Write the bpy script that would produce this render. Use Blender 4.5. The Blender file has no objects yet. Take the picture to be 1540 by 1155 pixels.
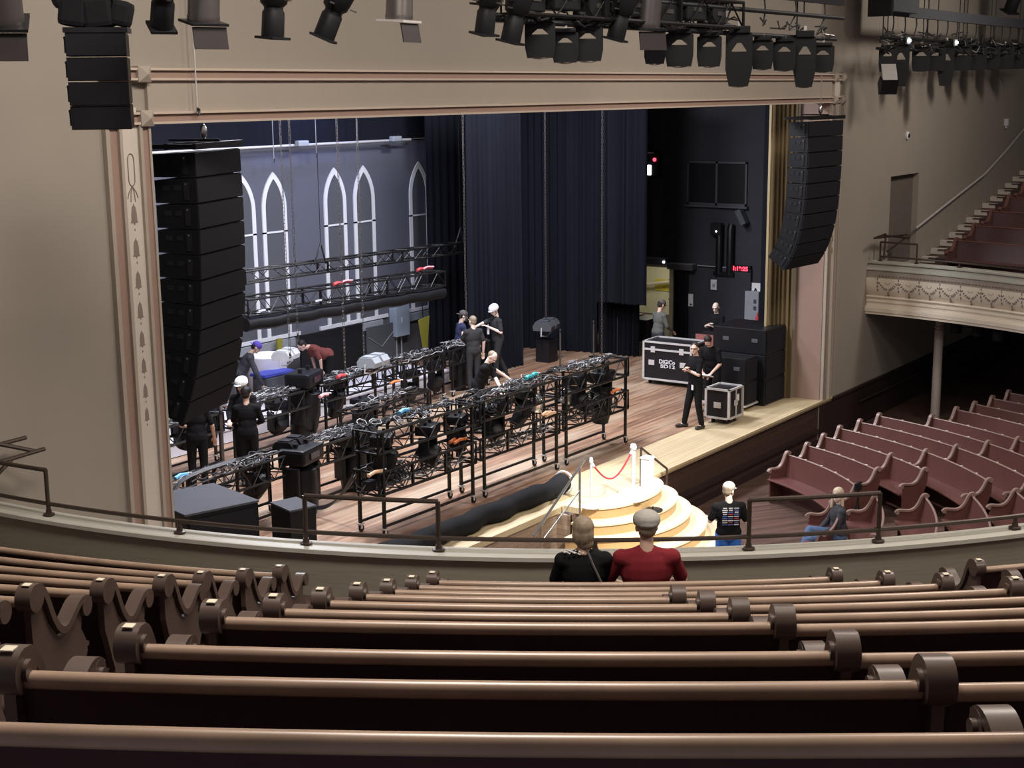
import bpy, bmesh, math, random
from mathutils import Vector, Matrix, Euler
random.seed(7)
S = bpy.context.scene
COL = S.collection
PI = math.pi
def R(d): return math.radians(d)
# ---------------------------------------------------------------- camera
FPX = 2126.0; YAW, PIT, ROL = R(35.6), R(11.68), R(0.626); CAMZ = 6.7
_F = Vector((math.cos(YAW)*math.cos(PIT), math.sin(YAW)*math.cos(PIT), -math.sin(PIT)))
_r = Vector((math.sin(YAW), -math.cos(YAW), 0)); _d = _F.cross(_r)
_c, _s = math.cos(ROL), math.sin(ROL)
_R = _c*_r+_s*_d; _D = -_s*_r+_c*_d
cam = bpy.data.cameras.new('camera'); camo = bpy.data.objects.new('camera', cam); COL.objects.link(camo)
m = Matrix((_R, -_D, -_F)).transposed().to_4x4(); m.translation = (0, 0, CAMZ); camo.matrix_world = m
cam.sensor_width = 36; cam.lens = FPX/1540*36; cam.clip_end = 300; cam.clip_start = .05
S.camera = camo
# surveying helpers: where a line of sight meets a known plane of the room
def ray(u, v): return _R*((u-770)/FPX)+_D*((v-577.5)/FPX)+_F
def onZ(u, v, z=0.0): q = ray(u, v); return Vector((0, 0, CAMZ))+q*((z-CAMZ)/q.z)
def onY(u, v, y): q = ray(u, v); return Vector((0, 0, CAMZ))+q*(y/q.y)
def onX(u, v, x): q = ray(u, v); return Vector((0, 0, CAMZ))+q*(x/q.x)
O = Vector((19.5, 12.8, 0))      # centre of the horseshoe
def pol(r, th, z=0.0): return Vector((O.x+r*math.cos(R(th)), O.y+r*math.sin(R(th)), z))
# ---------------------------------------------------------------- materials
def mat(name, col, rough=.6, metal=0.0, var=.12, scale=6.0, bump=.0, stretch=None, emit=None, spec=None, col2=None, coat=0):
    M = bpy.data.materials.new(name); M.use_nodes = True; nt = M.node_tree; N = nt.nodes; L = nt.links
    b = N['Principled BSDF']; b.inputs['Roughness'].default_value = rough; b.inputs['Metallic'].default_value = metal
    if spec is not None: b.inputs['Specular IOR Level'].default_value = spec
    if coat: b.inputs['Coat Weight'].default_value = coat; b.inputs['Coat Roughness'].default_value = .25
    tc = N.new('ShaderNodeTexCoord'); mp = N.new('ShaderNodeMapping'); L.new(tc.outputs['Object'], mp.inputs['Vector'])
    if stretch: mp.inputs['Scale'].default_value = stretch
    no = N.new('ShaderNodeTexNoise'); no.inputs['Scale'].default_value = scale; no.inputs['Detail'].default_value = 4
    L.new(mp.outputs[0], no.inputs['Vector'])
    rp = N.new('ShaderNodeMix'); rp.data_type = 'RGBA'
    c2 = col2 or tuple(min(1, c*(1-var)) for c in col); c1 = tuple(min(1, c*(1+var)) for c in col) if not col2 else col
    rp.inputs[6].default_value = (*c2, 1); rp.inputs[7].default_value = (*c1, 1)
    L.new(no.outputs['Fac'], rp.inputs[0]); L.new(rp.outputs[2], b.inputs['Base Color'])
    if bump:
        bp = N.new('ShaderNodeBump'); bp.inputs['Strength'].default_value = bump; bp.inputs['Distance'].default_value = .01
        L.new(no.outputs['Fac'], bp.inputs['Height']); L.new(bp.outputs[0], b.inputs['Normal'])
    if emit:
        b.inputs['Emission Color'].default_value = (*emit[0], 1); b.inputs['Emission Strength'].default_value = emit[1]
    return M
def planks(name, ca, cb, cm, width, length, rough, along_x=True, streak=.5, rot=0, coat=0, wear=None):
    M = bpy.data.materials.new(name); M.use_nodes = True; nt = M.node_tree; N = nt.nodes; L = nt.links
    b = N['Principled BSDF']; b.inputs['Roughness'].default_value = rough
    if coat: b.inputs['Coat Weight'].default_value = coat; b.inputs['Coat Roughness'].default_value = .3
    tc = N.new('ShaderNodeTexCoord'); mp = N.new('ShaderNodeMapping'); L.new(tc.outputs['Object'], mp.inputs['Vector'])
    mp.inputs['Rotation'].default_value = rot if isinstance(rot, tuple) else (0, 0, rot)
    br = N.new('ShaderNodeTexBrick'); L.new(mp.outputs[0], br.inputs['Vector'])
    br.inputs['Scale'].default_value = 1; br.inputs['Brick Width'].default_value = length; br.inputs['Row Height'].default_value = width
    br.inputs['Mortar Size'].default_value = .003; br.inputs['Mortar Smooth'].default_value = .3; br.inputs['Bias'].default_value = 0
    br.inputs['Color1'].default_value = (*ca, 1); br.inputs['Color2'].default_value = (*cb, 1); br.inputs['Mortar'].default_value = (*cm, 1)
    m2 = N.new('ShaderNodeMapping'); m2.inputs['Scale'].default_value = (.5, 9, 9); L.new(mp.outputs[0], m2.inputs['Vector'])
    no = N.new('ShaderNodeTexNoise'); no.inputs['Scale'].default_value = 1.6; no.inputs['Detail'].default_value = 5; L.new(m2.outputs[0], no.inputs['Vector'])
    cr = N.new('ShaderNodeValToRGB'); cr.color_ramp.elements[0].position = .3; cr.color_ramp.elements[1].position = .7
    cr.color_ramp.elements[0].color = (1-streak,)*3+(1,); cr.color_ramp.elements[1].color = (1+streak*.25,)*3+(1,)
    L.new(no.outputs['Fac'], cr.inputs[0])
    mx = N.new('ShaderNodeMix'); mx.data_type = 'RGBA'; mx.blend_type = 'MULTIPLY'; mx.inputs[0].default_value = 1
    L.new(br.outputs['Color'], mx.inputs[6]); L.new(cr.outputs[0], mx.inputs[7]); out = mx.outputs[2]
    if wear:
        n2 = N.new('ShaderNodeTexNoise'); n2.inputs['Scale'].default_value = .45; n2.inputs['Detail'].default_value = 3
        m3 = N.new('ShaderNodeMapping'); m3.inputs['Scale'].default_value = (.6, 2.2, 1); L.new(tc.outputs['Object'], m3.inputs[0]); L.new(m3.outputs[0], n2.inputs['Vector'])
        c3 = N.new('ShaderNodeValToRGB'); c3.color_ramp.elements[0].position = .5; c3.color_ramp.elements[1].position = .66; L.new(n2.outputs['Fac'], c3.inputs[0])
        m4 = N.new('ShaderNodeMix'); m4.data_type = 'RGBA'; m4.inputs[7].default_value = (*wear, 1)
        ml = N.new('ShaderNodeMath'); ml.operation = 'MULTIPLY'; ml.inputs[1].default_value = .55; L.new(c3.outputs[0], ml.inputs[0]); L.new(ml.outputs[0], m4.inputs[0])
        L.new(out, m4.inputs[6]); out = m4.outputs[2]
    L.new(out, b.inputs['Base Color'])
    bp = N.new('ShaderNodeBump'); bp.inputs['Strength'].default_value = .3; bp.inputs['Distance'].default_value = .004
    L.new(br.outputs['Fac'], bp.inputs['Height']); bp.invert = True; L.new(bp.outputs[0], b.inputs['Normal'])
    return M
M = {}
M['wall'] = mat('wall_plaster', (.30,.265,.225), .85, var=.06, scale=1.2, bump=.05)
M['wall_up'] = mat('upper_plaster', (.30,.265,.225), .85, var=.05, scale=1.2)
M['cream'] = mat('cream_paint', (.56,.50,.44), .6, var=.04)
M['pink'] = mat('pink_tan_paint', (.30,.20,.16), .6, var=.05)
M['header'] = mat('header_paint', (.36,.31,.26), .6, var=.04)
M['header_hi'] = mat('header_moulding_paint', (.52,.43,.36), .5, var=.04)
M['stencil'] = mat('stencil_paint', (.21,.165,.14), .8)
M['olive'] = mat('parapet_boards', (.30,.28,.22), .6, var=.15, scale=3, stretch=(1,1,14), bump=.1)
M['ledge'] = mat('ledge_paint', (.42,.41,.36), .5, var=.06)
M['frieze'] = mat('frieze_paint', (.78,.69,.57), .6, var=.05)
M['frieze_dk'] = mat('frieze_band_paint', (.33,.28,.24), .7)
M['wains'] = mat('dark_wainscot', (.025,.014,.014), .5, var=.2, scale=4, stretch=(1,1,.2))
M['stagefront'] = planks('stage_front_boards', (.075,.042,.032), (.06,.034,.026), (.025,.015,.01), .09, 8, .5, rot=(R(90),R(90),0), streak=.3)
M['beadpale'] = planks('stage_front_beadboard', (.40,.29,.21), (.36,.26,.19), (.12,.08,.06), .09, 8, .5, rot=(R(90),R(90),0), streak=.2)
M['stage'] = planks('stage_floorboards', (.46,.28,.18), (.28,.15,.095), (.10,.055,.04), .075, 2.4, .42, streak=.6, wear=(.60,.49,.36), coat=.15)
M['apron'] = planks('apron_boards', (.62,.50,.31), (.56,.45,.28), (.3,.22,.14), .09, 3.0, .45, streak=.15, coat=.15)
M['pitfloor'] = planks('pit_floorboards', (.16,.095,.075), (.12,.07,.055), (.05,.03,.025), .08, 2.0, .42, rot=R(35), streak=.45, coat=.15)
M['galfloor'] = mat('gallery_floor', (.07,.04,.035), .7)
M['stair_white'] = mat('stair_nosing', (.55,.5,.45), .6)
M['rail'] = mat('pew_rail_wood', (.34,.235,.17), .34, var=.3, scale=5, stretch=(1,1,1), coat=.2)
M['pew'] = mat('pew_oak', (.085,.056,.046), .42, var=.25, scale=8, stretch=(1,1,.3), coat=.15)
M['pewshade'] = mat('pew_back_shaded', (.04,.016,.02), .6, var=.2, scale=8)  # brown wood too; shade on the unlit backs is painted into the colour
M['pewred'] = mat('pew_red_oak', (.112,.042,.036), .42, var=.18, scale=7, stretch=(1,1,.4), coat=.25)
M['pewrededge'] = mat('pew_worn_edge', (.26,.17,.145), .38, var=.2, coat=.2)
M['pewredshade'] = mat('pew_red_oak_shaded', (.06,.026,.024), .5, var=.18, scale=7, stretch=(1,1,.4))  # darkened red oak copy; dimmer light of the far gallery put into the colour
M['niche'] = mat('niche_paint', (.12,.10,.085), .8)
M['tag'] = mat('seat_number_tag', (.72,.66,.52), .4)
M['black'] = mat('black_paint', (.011,.011,.013), .5, var=.2)
M['blackmetal'] = mat('black_metal', (.028,.028,.032), .38, .5, var=.2)
M['blackgloss'] = mat('black_plastic', (.007,.007,.009), .42, var=.2)
M['grille'] = mat('speaker_grille', (.016,.015,.020), .8, var=.15, scale=300)
M['truss'] = mat('black_truss_tube', (.016,.015,.016), .33, .4, var=.25, scale=10)
M['chrome'] = mat('chrome', (.75,.74,.72), .22, .95, var=.05)
M['alu'] = mat('aluminium_edge', (.58,.56,.56), .4, .25, var=.1)
M['case'] = mat('case_laminate', (.012,.010,.013), .45, var=.2)
M['bronze'] = mat('bronze_rail_paint', (.055,.038,.030), .4, .3, var=.15)
M['curtain'] = mat('black_velour', (.0085,.0092,.0145), .95, var=.25, scale=3, stretch=(1,1,.1))
M['gold'] = mat('gold_velour', (.15,.105,.045), .8, var=.3, scale=4, stretch=(4,4,.1))
M['backwall'] = mat('upstage_grey_wall', (.085,.088,.115), .9, var=.05)
M['pane'] = mat('window_infill_grey', (.065,.068,.08), .9, var=.05)
M['white'] = mat('white_paint', (.62,.62,.65), .5, var=.05)
M['whitevinyl'] = mat('white_riser_skirt', (.62,.60,.66), .6, var=.06)
M['darkwall'] = mat('stage_side_wall', (.040,.040,.050), .9, var=.15, scale=3)
M['darktrim'] = mat('side_wall_trim', (.06,.06,.075), .6)
M['grey'] = mat('grey_enamel', (.30,.32,.35), .5)
M['cloth'] = mat('black_cloth', (.014,.014,.016), .9, var=.2, scale=5, bump=.3)
M['greytop'] = mat('grey_carpet_cover', (.075,.077,.09), .9, var=.1)
M['step'] = mat('step_cream_wood', (.72,.61,.43), .4, var=.06)
M['riser'] = mat('step_riser_wood', (.40,.26,.12), .45, var=.08)
M['rope'] = mat('red_velvet_rope', (.35,.03,.05), .8)
M['orange'] = mat('orange_webbing', (.75,.22,.08), .5)
M['orangep'] = mat('pale_orange_shackle', (.80,.50,.32), .5)
M['teal'] = mat('teal_strap', (.05,.42,.45), .6)
M['cyan'] = mat('light_blue_tape', (.12,.42,.75), .5)
M['redp'] = mat('red_plastic', (.6,.06,.07), .5)
M['pinkp'] = mat('pink_tape', (.75,.35,.4), .5)
M['blue'] = mat('blue_plastic', (.05,.07,.45), .5)
M['cable'] = mat('cable_rubber', (.045,.045,.05), .35, var=.5, scale=20)
M['cablelt'] = mat('grey_cable_sheath', (.30,.30,.32), .4)
M['gel'] = mat('colour_frame_gel', (.03,.024,.026), .4, var=.2)
M['lamp_silver'] = mat('brushed_can', (.18,.165,.16), .35, .8, var=.15)
M['lens'] = mat('lens_glass', (.03,.03,.05), .08, .3)
M['skin'] = mat('skin', (.62,.40,.32), .55, var=.06)
M['skinlt'] = mat('skin_pale', (.74,.56,.48), .55, var=.05)
M['tee'] = mat('black_cotton', (.010,.0095,.011), .9, var=.2)
M['teegrey'] = mat('charcoal_cotton', (.035,.035,.038), .9, var=.2)
M['tenavy'] = mat('navy_cotton', (.035,.04,.085), .9, var=.2)
M['red_tee'] = mat('red_cotton', (.19,.018,.026), .9, var=.12, bump=.2)
M['redshirt'] = mat('faded_red_shirt', (.15,.035,.03), .9, var=.2)
M['jean'] = mat('blue_denim', (.07,.12,.24), .85, var=.3, scale=14)
M['shorts'] = mat('bright_blue_cloth', (.03,.17,.62), .7, var=.15)
M['hoodie'] = mat('grey_green_hoodie', (.09,.095,.085), .9)
M['jacket'] = mat('dark_denim_jacket', (.045,.045,.055), .85, var=.25)
M['capgrey'] = mat('grey_cap_cloth', (.38,.36,.33), .9, var=.15, scale=30, bump=.3)
M['capdark'] = mat('dark_cap_cloth', (.10,.085,.085), .9)
M['capblue'] = mat('purple_blue_cap', (.10,.06,.40), .8)
M['helmet'] = mat('white_helmet', (.85,.85,.86), .3)
M['hairdk'] = mat('dark_hair', (.02,.014,.012), .6, var=.4, scale=60, stretch=(1,1,.2))
M['hairbl'] = mat('light_brown_hair', (.26,.20,.14), .55, var=.5, scale=40, stretch=(1,1,.15), bump=.5)
M['hairblond'] = mat('blond_hair', (.50,.40,.30), .55, var=.4, scale=40, stretch=(1,1,.15))
M['eye'] = mat('dark_eye', (.02,.015,.015), .2)
M['shoe'] = mat('dark_shoe', (.02,.018,.018), .5)
M['shoew'] = mat('white_shoe', (.6,.58,.55), .5)
M['paper'] = mat('white_paper', (.75,.74,.74), .7, var=.03)
M['door'] = mat('brown_door', (.22,.14,.10), .5, var=.1)
M['hall'] = mat('hallway_paint', (.62,.60,.45), .7)
M['poster'] = mat('yellow_poster', (.62,.55,.08), .6)
M['yellow'] = mat('yellow_sign', (.28,.26,.04), .5)
M['red_led'] = mat('red_led_digits', (.6,.02,.03), .5, emit=((1,.03,.06), 2.5))
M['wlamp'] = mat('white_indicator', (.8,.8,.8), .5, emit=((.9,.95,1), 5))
M['amber'] = mat('wood_panel_box', (.3,.1,.09), .6)
M['beads'] = mat('white_lace', (.75,.72,.68), .6)
M['print_w'] = mat('shirt_print_white', (.6,.58,.6), .7)
M['print_r'] = mat('shirt_print_red', (.45,.05,.08), .7)
M['print_b'] = mat('shirt_print_blue', (.08,.12,.35), .7)
for k_, v_ in dict(tee=.12, teegrey=.15, tenavy=.15, jacket=.2, cloth=.12, curtain=.1, grille=.15, black=.2, blackgloss=.3, case=.3, blackmetal=.3, darkwall=.2, pewshade=.25, greytop=.3, gel=.25, red_tee=.2, hairdk=.3, truss=.35).items():
    M[k_].node_tree.nodes['Principled BSDF'].inputs['Specular IOR Level'].default_value = v_
M['blackgloss'].node_tree.nodes['Principled BSDF'].inputs['Coat Weight'].default_value = 0
# ---------------------------------------------------------------- mesh builder
class MB:
    def __init__(s): s.v = []; s.f = []; s.mi = []; s.sm = []
    def add(s, vs, fs, sm=False):
        n = len(s.v); s.v += [Vector(x) for x in vs]; s.f += [tuple(i+n for i in f) for f in fs]; s.sm += [sm]*len(fs); return s
    def box(s, c, d, rz=0.0, mtx=None, bev=0.0):
        x, y, z = d[0]/2, d[1]/2, d[2]/2; c = Vector(c)
        if bev and bev < min(x, y, z):
            b = bev; P = []
            bm = bmesh.new(); bmesh.ops.create_cube(bm, size=1); bmesh.ops.scale(bm, vec=d, verts=bm.verts)
            bmesh.ops.bevel(bm, geom=list(bm.edges), offset=b, segments=2, affect='EDGES', profile=.6)
            P = [v.co.copy() for v in bm.verts]; bm.verts.index_update(); F = [[v.index for v in f.verts] for f in bm.faces]; bm.free()
        else:
            P = [Vector((a*x, b_*y, e*z)) for a in (-1, 1) for b_ in (-1, 1) for e in (-1, 1)]
            F = [(0,1,3,2),(4,6,7,5),(0,4,5,1),(2,3,7,6),(0,2,6,4),(1,5,7,3)]
        if mtx is not None: P = [mtx @ p for p in P]
        elif rz: q = Matrix.Rotation(rz, 3, 'Z'); P = [q @ p for p in P]
        return s.add([p+c for p in P], F)
    def b2(s, x0, x1, y0, y1, z0, z1): return s.box(((x0+x1)/2, (y0+y1)/2, (z0+z1)/2), (abs(x1-x0), abs(y1-y0), abs(z1-z0)))
    def tube(s, pts, r, seg=8, cap=True, rs=None, sq=False):
        pts = [Vector(p) for p in pts]; n = len(pts); rings = []; prev = None
        for i, p in enumerate(pts):
            t = (pts[min(i+1, n-1)]-pts[max(i-1, 0)]);
            if t.length < 1e-9: t = Vector((0, 0, 1))
            t.normalize()
            if prev is None:
                a = Vector((0, 0, 1)) if abs(t.z) < .9 else Vector((1, 0, 0)); nn = t.cross(a).normalized()
            else:
                nn = prev-t*prev.dot(t); nn = nn.normalized() if nn.length > 1e-6 else t.orthogonal().normalized()
            prev = nn; b = t.cross(nn); rr = rs[i] if rs else r
            rings.append([p+(nn*math.cos(2*PI*k/seg+(PI/4 if sq else 0))+b*math.sin(2*PI*k/seg+(PI/4 if sq else 0)))*rr for k in range(seg)])
        vs = [v for q in rings for v in q]; fs = []
        for i in range(n-1):
            for k in range(seg): fs.append((i*seg+k, i*seg+(k+1) % seg, (i+1)*seg+(k+1) % seg, (i+1)*seg+k))
        if cap: fs += [tuple(range(seg))[::-1], tuple((n-1)*seg+k for k in range(seg))]
        return s.add(vs, fs, not sq)
    def bar(s, a, b, w=.03): return s.tube([a, b], w*.7071, 4, sq=True)
    def lathe(s, prof, c=(0, 0, 0), mtx=None, seg=20, sm=True):
        c = Vector(c); vs = []; n = len(prof)
        for r, z in prof:
            for k in range(seg):
                p = Vector((r*math.cos(2*PI*k/seg), r*math.sin(2*PI*k/seg), z)); p = (mtx @ p) if mtx is not None else p; vs.append(p+c)
        fs = [(i*seg+k, i*seg+(k+1) % seg, (i+1)*seg+(k+1) % seg, (i+1)*seg+k) for i in range(n-1) for k in range(seg)]
        fs += [tuple(range(seg))[::-1], tuple((n-1)*seg+k for k in range(seg))]
        return s.add(vs, fs, sm)
    def prism(s, poly, t, mtx=None, c=(0, 0, 0), sm=False):   # poly in local XY, extruded along local Z, centred
        c = Vector(c); n = len(poly); vs = [Vector((p[0], p[1], -t/2)) for p in poly]+[Vector((p[0], p[1], t/2)) for p in poly]
        if mtx is not None: vs = [mtx @ v for v in vs]
        fs = [tuple(range(n))[::-1], tuple(range(n, 2*n))]+[(i, (i+1) % n, n+(i+1) % n, n+i) for i in range(n)]
        return s.add([v+c for v in vs], fs, sm)
    def ell(s, c, r, mtx=None, seg=14, rings=9):
        prof = []; vs = []; c = Vector(c)
        for i in range(rings+1):
            a = PI*i/rings; z = -math.cos(a)*r[2]; q = max(math.sin(a), 1e-3)
            for k in range(seg):
                p = Vector((q*r[0]*math.cos(2*PI*k/seg), q*r[1]*math.sin(2*PI*k/seg), z)); vs.append(((mtx @ p) if mtx is not None else p)+c)
        fs = [(i*seg+k, i*seg+(k+1) % seg, (i+1)*seg+(k+1) % seg, (i+1)*seg+k) for i in range(rings) for k in range(seg)]
        fs += [tuple(range(seg))[::-1], tuple(rings*seg+k for k in range(seg))]
        return s.add(vs, fs, True)
    def arc(s, prof, a0, a1, n, cap=True, sm=True, closed=True):  # (r,z) profile swept about the horseshoe centre
        m_ = len(prof); vs = []
        for i in range(n+1):
            th = a0+(a1-a0)*i/n
            vs += [pol(r, th, z) for r, z in prof]
        fs = []
        for i in range(n):
            for k in range(m_ if closed else m_-1): fs.append((i*m_+k, (i+1)*m_+k, (i+1)*m_+(k+1) % m_, i*m_+(k+1) % m_))
        if cap and closed: fs += [tuple(range(m_)), tuple(n*m_+k for k in range(m_))[::-1]]
        return s.add(vs, fs, sm)
    def build(s, name, mt, parent=None, loc=None, shift=None, smooth=None):
        me = bpy.data.meshes.new(name)
        sh = Vector(shift) if shift is not None else None
        me.from_pydata([tuple(v-sh) if sh else tuple(v) for v in s.v], [], s.f)
        ms = mt if isinstance(mt, (list, tuple)) else [mt]
        for k in ms: me.materials.append(M[k] if isinstance(k, str) else k)
        sm = s.sm if smooth is None else [smooth]*len(s.f)
        me.polygons.foreach_set('use_smooth', sm)
        bm = bmesh.new(); bm.from_mesh(me); bmesh.ops.recalc_face_normals(bm, faces=bm.faces); bm.to_mesh(me); bm.free()
        if any(sm):
            try: me.set_sharp_from_angle(angle=R(40))
            except Exception: pass
        me.update()
        o = bpy.data.objects.new(name, me); COL.objects.link(o)
        if parent is not None: o.parent = parent
        if loc is not None: o.location = loc
        return o
def tag(o, label, cat, group=None, kind=None):
    if label: o['label'] = label
    if cat: o['category'] = cat
    if group: o['group'] = group
    if kind: o['kind'] = kind
    return o
def struct(name, mb, mt, smooth=None):
    o = mb.build(name, mt, smooth=smooth); o['kind'] = 'structure'; return o
def thing(name, label, cat, loc=(0, 0, 0), rz=0.0, group=None, rot=None):
    o = bpy.data.objects.new(name, None); COL.objects.link(o); o.empty_display_size = .2
    o.location = loc; o.rotation_euler = rot if rot else (0, 0, rz)
    return tag(o, label, cat, group)
def dup(root, loc=None, rz=None, label=None, group=None, rot=None, scale=None):
    def cp(o, p):
        c = o.copy(); COL.objects.link(c)
        if p is not None: c.parent = p
        for ch in list(o.children): cp(ch, c)
        return c
    r = cp(root, None)
    if loc is not None: r.location = loc
    if rz is not None: r.rotation_euler = (0, 0, rz)
    if rot is not None: r.rotation_euler = rot
    if scale is not None: r.scale = (scale,)*3
    if label: r['label'] = label
    if group: r['group'] = group
    return r
RX = Matrix.Rotation(R(90), 3, 'X'); RY = Matrix.Rotation(R(90), 3, 'Y')
def text(name, body, size, mt, loc, rot, parent=None, ext=.004, bold=False):
    cu = bpy.data.curves.new('txt', 'FONT'); cu.body = body; cu.size = size; cu.extrude = ext; cu.align_x = 'CENTER'; cu.align_y = 'CENTER'
    if bold: cu.offset = size*.03
    o = bpy.data.objects.new('txt', cu); COL.objects.link(o); bpy.context.view_layer.update()
    me = bpy.data.meshes.new_from_object(o.evaluated_get(bpy.context.evaluated_depsgraph_get())); bpy.data.objects.remove(o)
    me.materials.clear(); me.materials.append(M[mt]); r = bpy.data.objects.new(name, me); COL.objects.link(r)
    r.location = loc; r.rotation_euler = rot
    if parent is not None: r.parent = parent
    return r
# ================================================================ THE ROOM
YW = 12.15; XL, XR = 10.28, 28.55; ZH = 6.40; YB = 23.2; XS = 34.0
# wall that holds the stage opening, built round its openings (plane Y = 12.15, 0.3 thick)
w = MB()
w.b2(-6, XL, YW, YW+.3, -1, 13); w.b2(XL, XR, YW, YW+.3, ZH, 13)
w.b2(XR, 32.28, YW, YW+.3, -1, 13); w.b2(34.15, 50, YW, YW+.3, -1, 13); w.b2(32.28, 34.15, YW, YW+.3, -1, 2.5); w.b2(32.28, 34.15, YW, YW+.3, 4.66, 13)
struct('wall_front', w, 'wall')
n = MB(); n.b2(32.1, 34.4, YW+.14, YW+.2, 2.4, 4.8); n.b2(32.2, 32.28, YW+.28, YW+1, 2.4, 4.8); n.b2(34.15, 34.23, YW+.28, YW+1, 2.4, 4.8); n.b2(32.2, 34.23, YW+.28, YW+1, 4.66, 4.74); n.b2(32.2, 34.23, YW+.28, YW+1, 2.40, 2.48)
struct('door_1', n, 'niche')
w = MB(); w.b2(49.7, 50, -30, YW, -1, 13); struct('wall_right', w, 'wall')
# wainscot along the wall right of the stage
w = MB(); w.b2(28.56, 49.7, YW-.03, YW, -1, -.11); w.b2(29.2, 49.7, YW-.06, YW, -.11, -.05); w.b2(28.56, 49.7, YW-.05, YW, -1, -.8)
struct('baseboard_right', w, 'wains')
# floors
w = MB(); w.b2(6, 49.7, -6, YW, -1.2, -1.0); struct('floor_pit', w, 'pitfloor')
w = MB(); w.b2(8.5, XS, YW+1.12, YB, -.12, 0); struct('floor_stage', w, 'stage')
w = MB(); w.b2(18.75, XR+.55, YW-.04, YW+1.12, -.10, 0); w.b2(18.75, XR+.55, YW-.07, YW-.04, -.05, 0); w.b2(XL-.4, 18.75, YW+.24, YW+1.12, -.10, 0); struct('floor_apron', w, 'apron')
w = MB(); w.b2(18.6, XR+1.0, YW+.02, YW+.1, -1, -.10); struct('wall_stage_front', w, 'stagefront')
w = MB(); w.b2(21.95, 28.5, YW-.06, YW+.02, -.70, -.64); w.b2(21.95, 28.5, YW-.05, YW+.02, -1, -.88); struct('trim_1', w, 'wains')
w = MB(); w.b2(XL-.4, 18.62, YW+.28, YW+.34, -1, -.10); w.b2(18.58, 18.64, YW+.02, YW+.34, -1, -.10); struct('wall_stage_front_left', w, 'beadpale')
# proscenium frame
def pilaster(x0, sgn):
    # strips measured outward from the opening edge
    def X(a): return x0+sgn*a
    p = MB(); p.b2(X(0), X(.03), YW-.07, YW, 0, ZH); p.b2(X(.13), X(.17), YW-.09, YW, 0, ZH); p.b2(X(.40), X(.44), YW-.09, YW, 0, ZH); p.b2(X(.55), X(.60), YW-.07, YW, 0, ZH)
    c = MB(); c.b2(X(.17), X(.40), YW-.05, YW, 0, ZH)
    k = MB(); k.b2(X(.03), X(.13), YW-.05, YW, 0, ZH); k.b2(X(.44), X(.55), YW-.05, YW, 0, ZH)
    return p, c, k
for i, (x0, sg) in enumerate(((XL, -1), (XR, 1))):
    p, c, k = pilaster(x0, sg); nm = ('left', 'right')[i]
    struct('trim_pilaster_edges_'+nm, p, 'header'); struct('trim_pilaster_panel_'+nm, c, 'cream'); struct('trim_pilaster_bands_'+nm, k, 'pink')
XA, XZ = XL-.6, XR+.95
h = MB(); h.b2(XL, XR, YW-.05, YW, ZH+.13, ZH+.46); struct('trim_header_panel', h, 'header')
h = MB()
for z in (ZH, ZH+.46): h.b2(XA+.0, XZ-.35, YW-.10, YW, z, z+.025); h.b2(XA, XZ-.35, YW-.10, YW, z+.105, z+.13)
struct('trim_header_edges', h, 'header_hi')
h = MB()
for z in (ZH+.02, ZH+.48): h.b2(XA, XZ-.35, YW-.06, YW, z, z+.09)
struct('trim_header_bands', h, 'pink')
h = MB()   # pyramid corner blocks
for x, z in ((XL-.07, ZH+.065), (XL-.49, ZH+.065), (XL-.07, ZH+.525), (XR+.07, ZH+.065), (XR+.50, ZH+.065), (XR+.07, ZH+.525), (XR+.50, ZH+.525)):
    a = .085; y0 = YW-.11
    h.b2(x-a, x+a, y0, YW, z-a, z+a)
    h.add([(x-a, y0, z-a), (x+a, y0, z-a), (x+a, y0, z+a), (x-a, y0, z+a), (x, y0-.06, z)], [(0, 1, 4), (1, 2, 4), (2, 3, 4), (3, 0, 4)])
struct('trim_corner_blocks', h, 'header')
h = MB(); h.b2(XR+.15, XR+.42, YW-.05, YW, ZH+.13, ZH+.46); h.b2(XA+.17, XA+.43, YW-.05, YW, ZH+.13, ZH+.18); struct('trim_header_returns', h, 'cream')
# reveal behind the right pilaster
h = MB(); h.b2(XR-.02, XR, YW, YW+.62, 0, ZH); struct('wall_reveal_near', h, 'pink')
h = MB(); h.b2(XR-.05, XR-.02, YW+.62, YW+1.1, 0, ZH); struct('wall_reveal_far', h, 'wall')
# stencilled bell-flower drop on both pilasters
def bell_poly(w_, h_):
    return [(-.5*w_, -.38*h_), (-.36*w_, -.30*h_), (-.34*w_, .05*h_), (-.24*w_, .30*h_), (-.05*w_, .42*h_), (0, .5*h_), (.05*w_, .42*h_), (.24*w_, .30*h_), (.34*w_, .05*h_), (.36*w_, -.30*h_), (.5*w_, -.38*h_), (.12*w_, -.40*h_), (0, -.5*h_), (-.12*w_, -.40*h_)]
def stencil(xc):
    s = MB(); y = YW-.052
    pts = [(math.sin(a)*(.055+.014*math.cos(2*a)), math.cos(a)*.17+5.93) for a in [2*PI*k/24 for k in range(24)]]
    s.tube([(xc+px, y, pz) for px, pz in pts+[pts[0]]], .007, 5)
    for dx in (-.07, -.03, .03, .07): s.tube([(xc, y, 5.76), (xc+dx*.7, y, 5.69), (xc+dx, y, 5.63-abs(.07-abs(dx)))], .006, 5)
    z = 5.46
    for k in range(8):
        sc = 1-.045*k
        s.prism([(px, pz) for px, pz in bell_poly(.105*sc, .235*sc)], .004, RX, (xc, y, z)); s.ell((xc, y, z-.165*sc), (.008, .004, .016), seg=6, rings=4)
        z -= .345*sc*1.05
    return s
struct('trim_stencil_left', stencil(XL-.285), 'stencil'); struct('trim_stencil_right', stencil(XR+.285), 'stencil')
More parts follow.
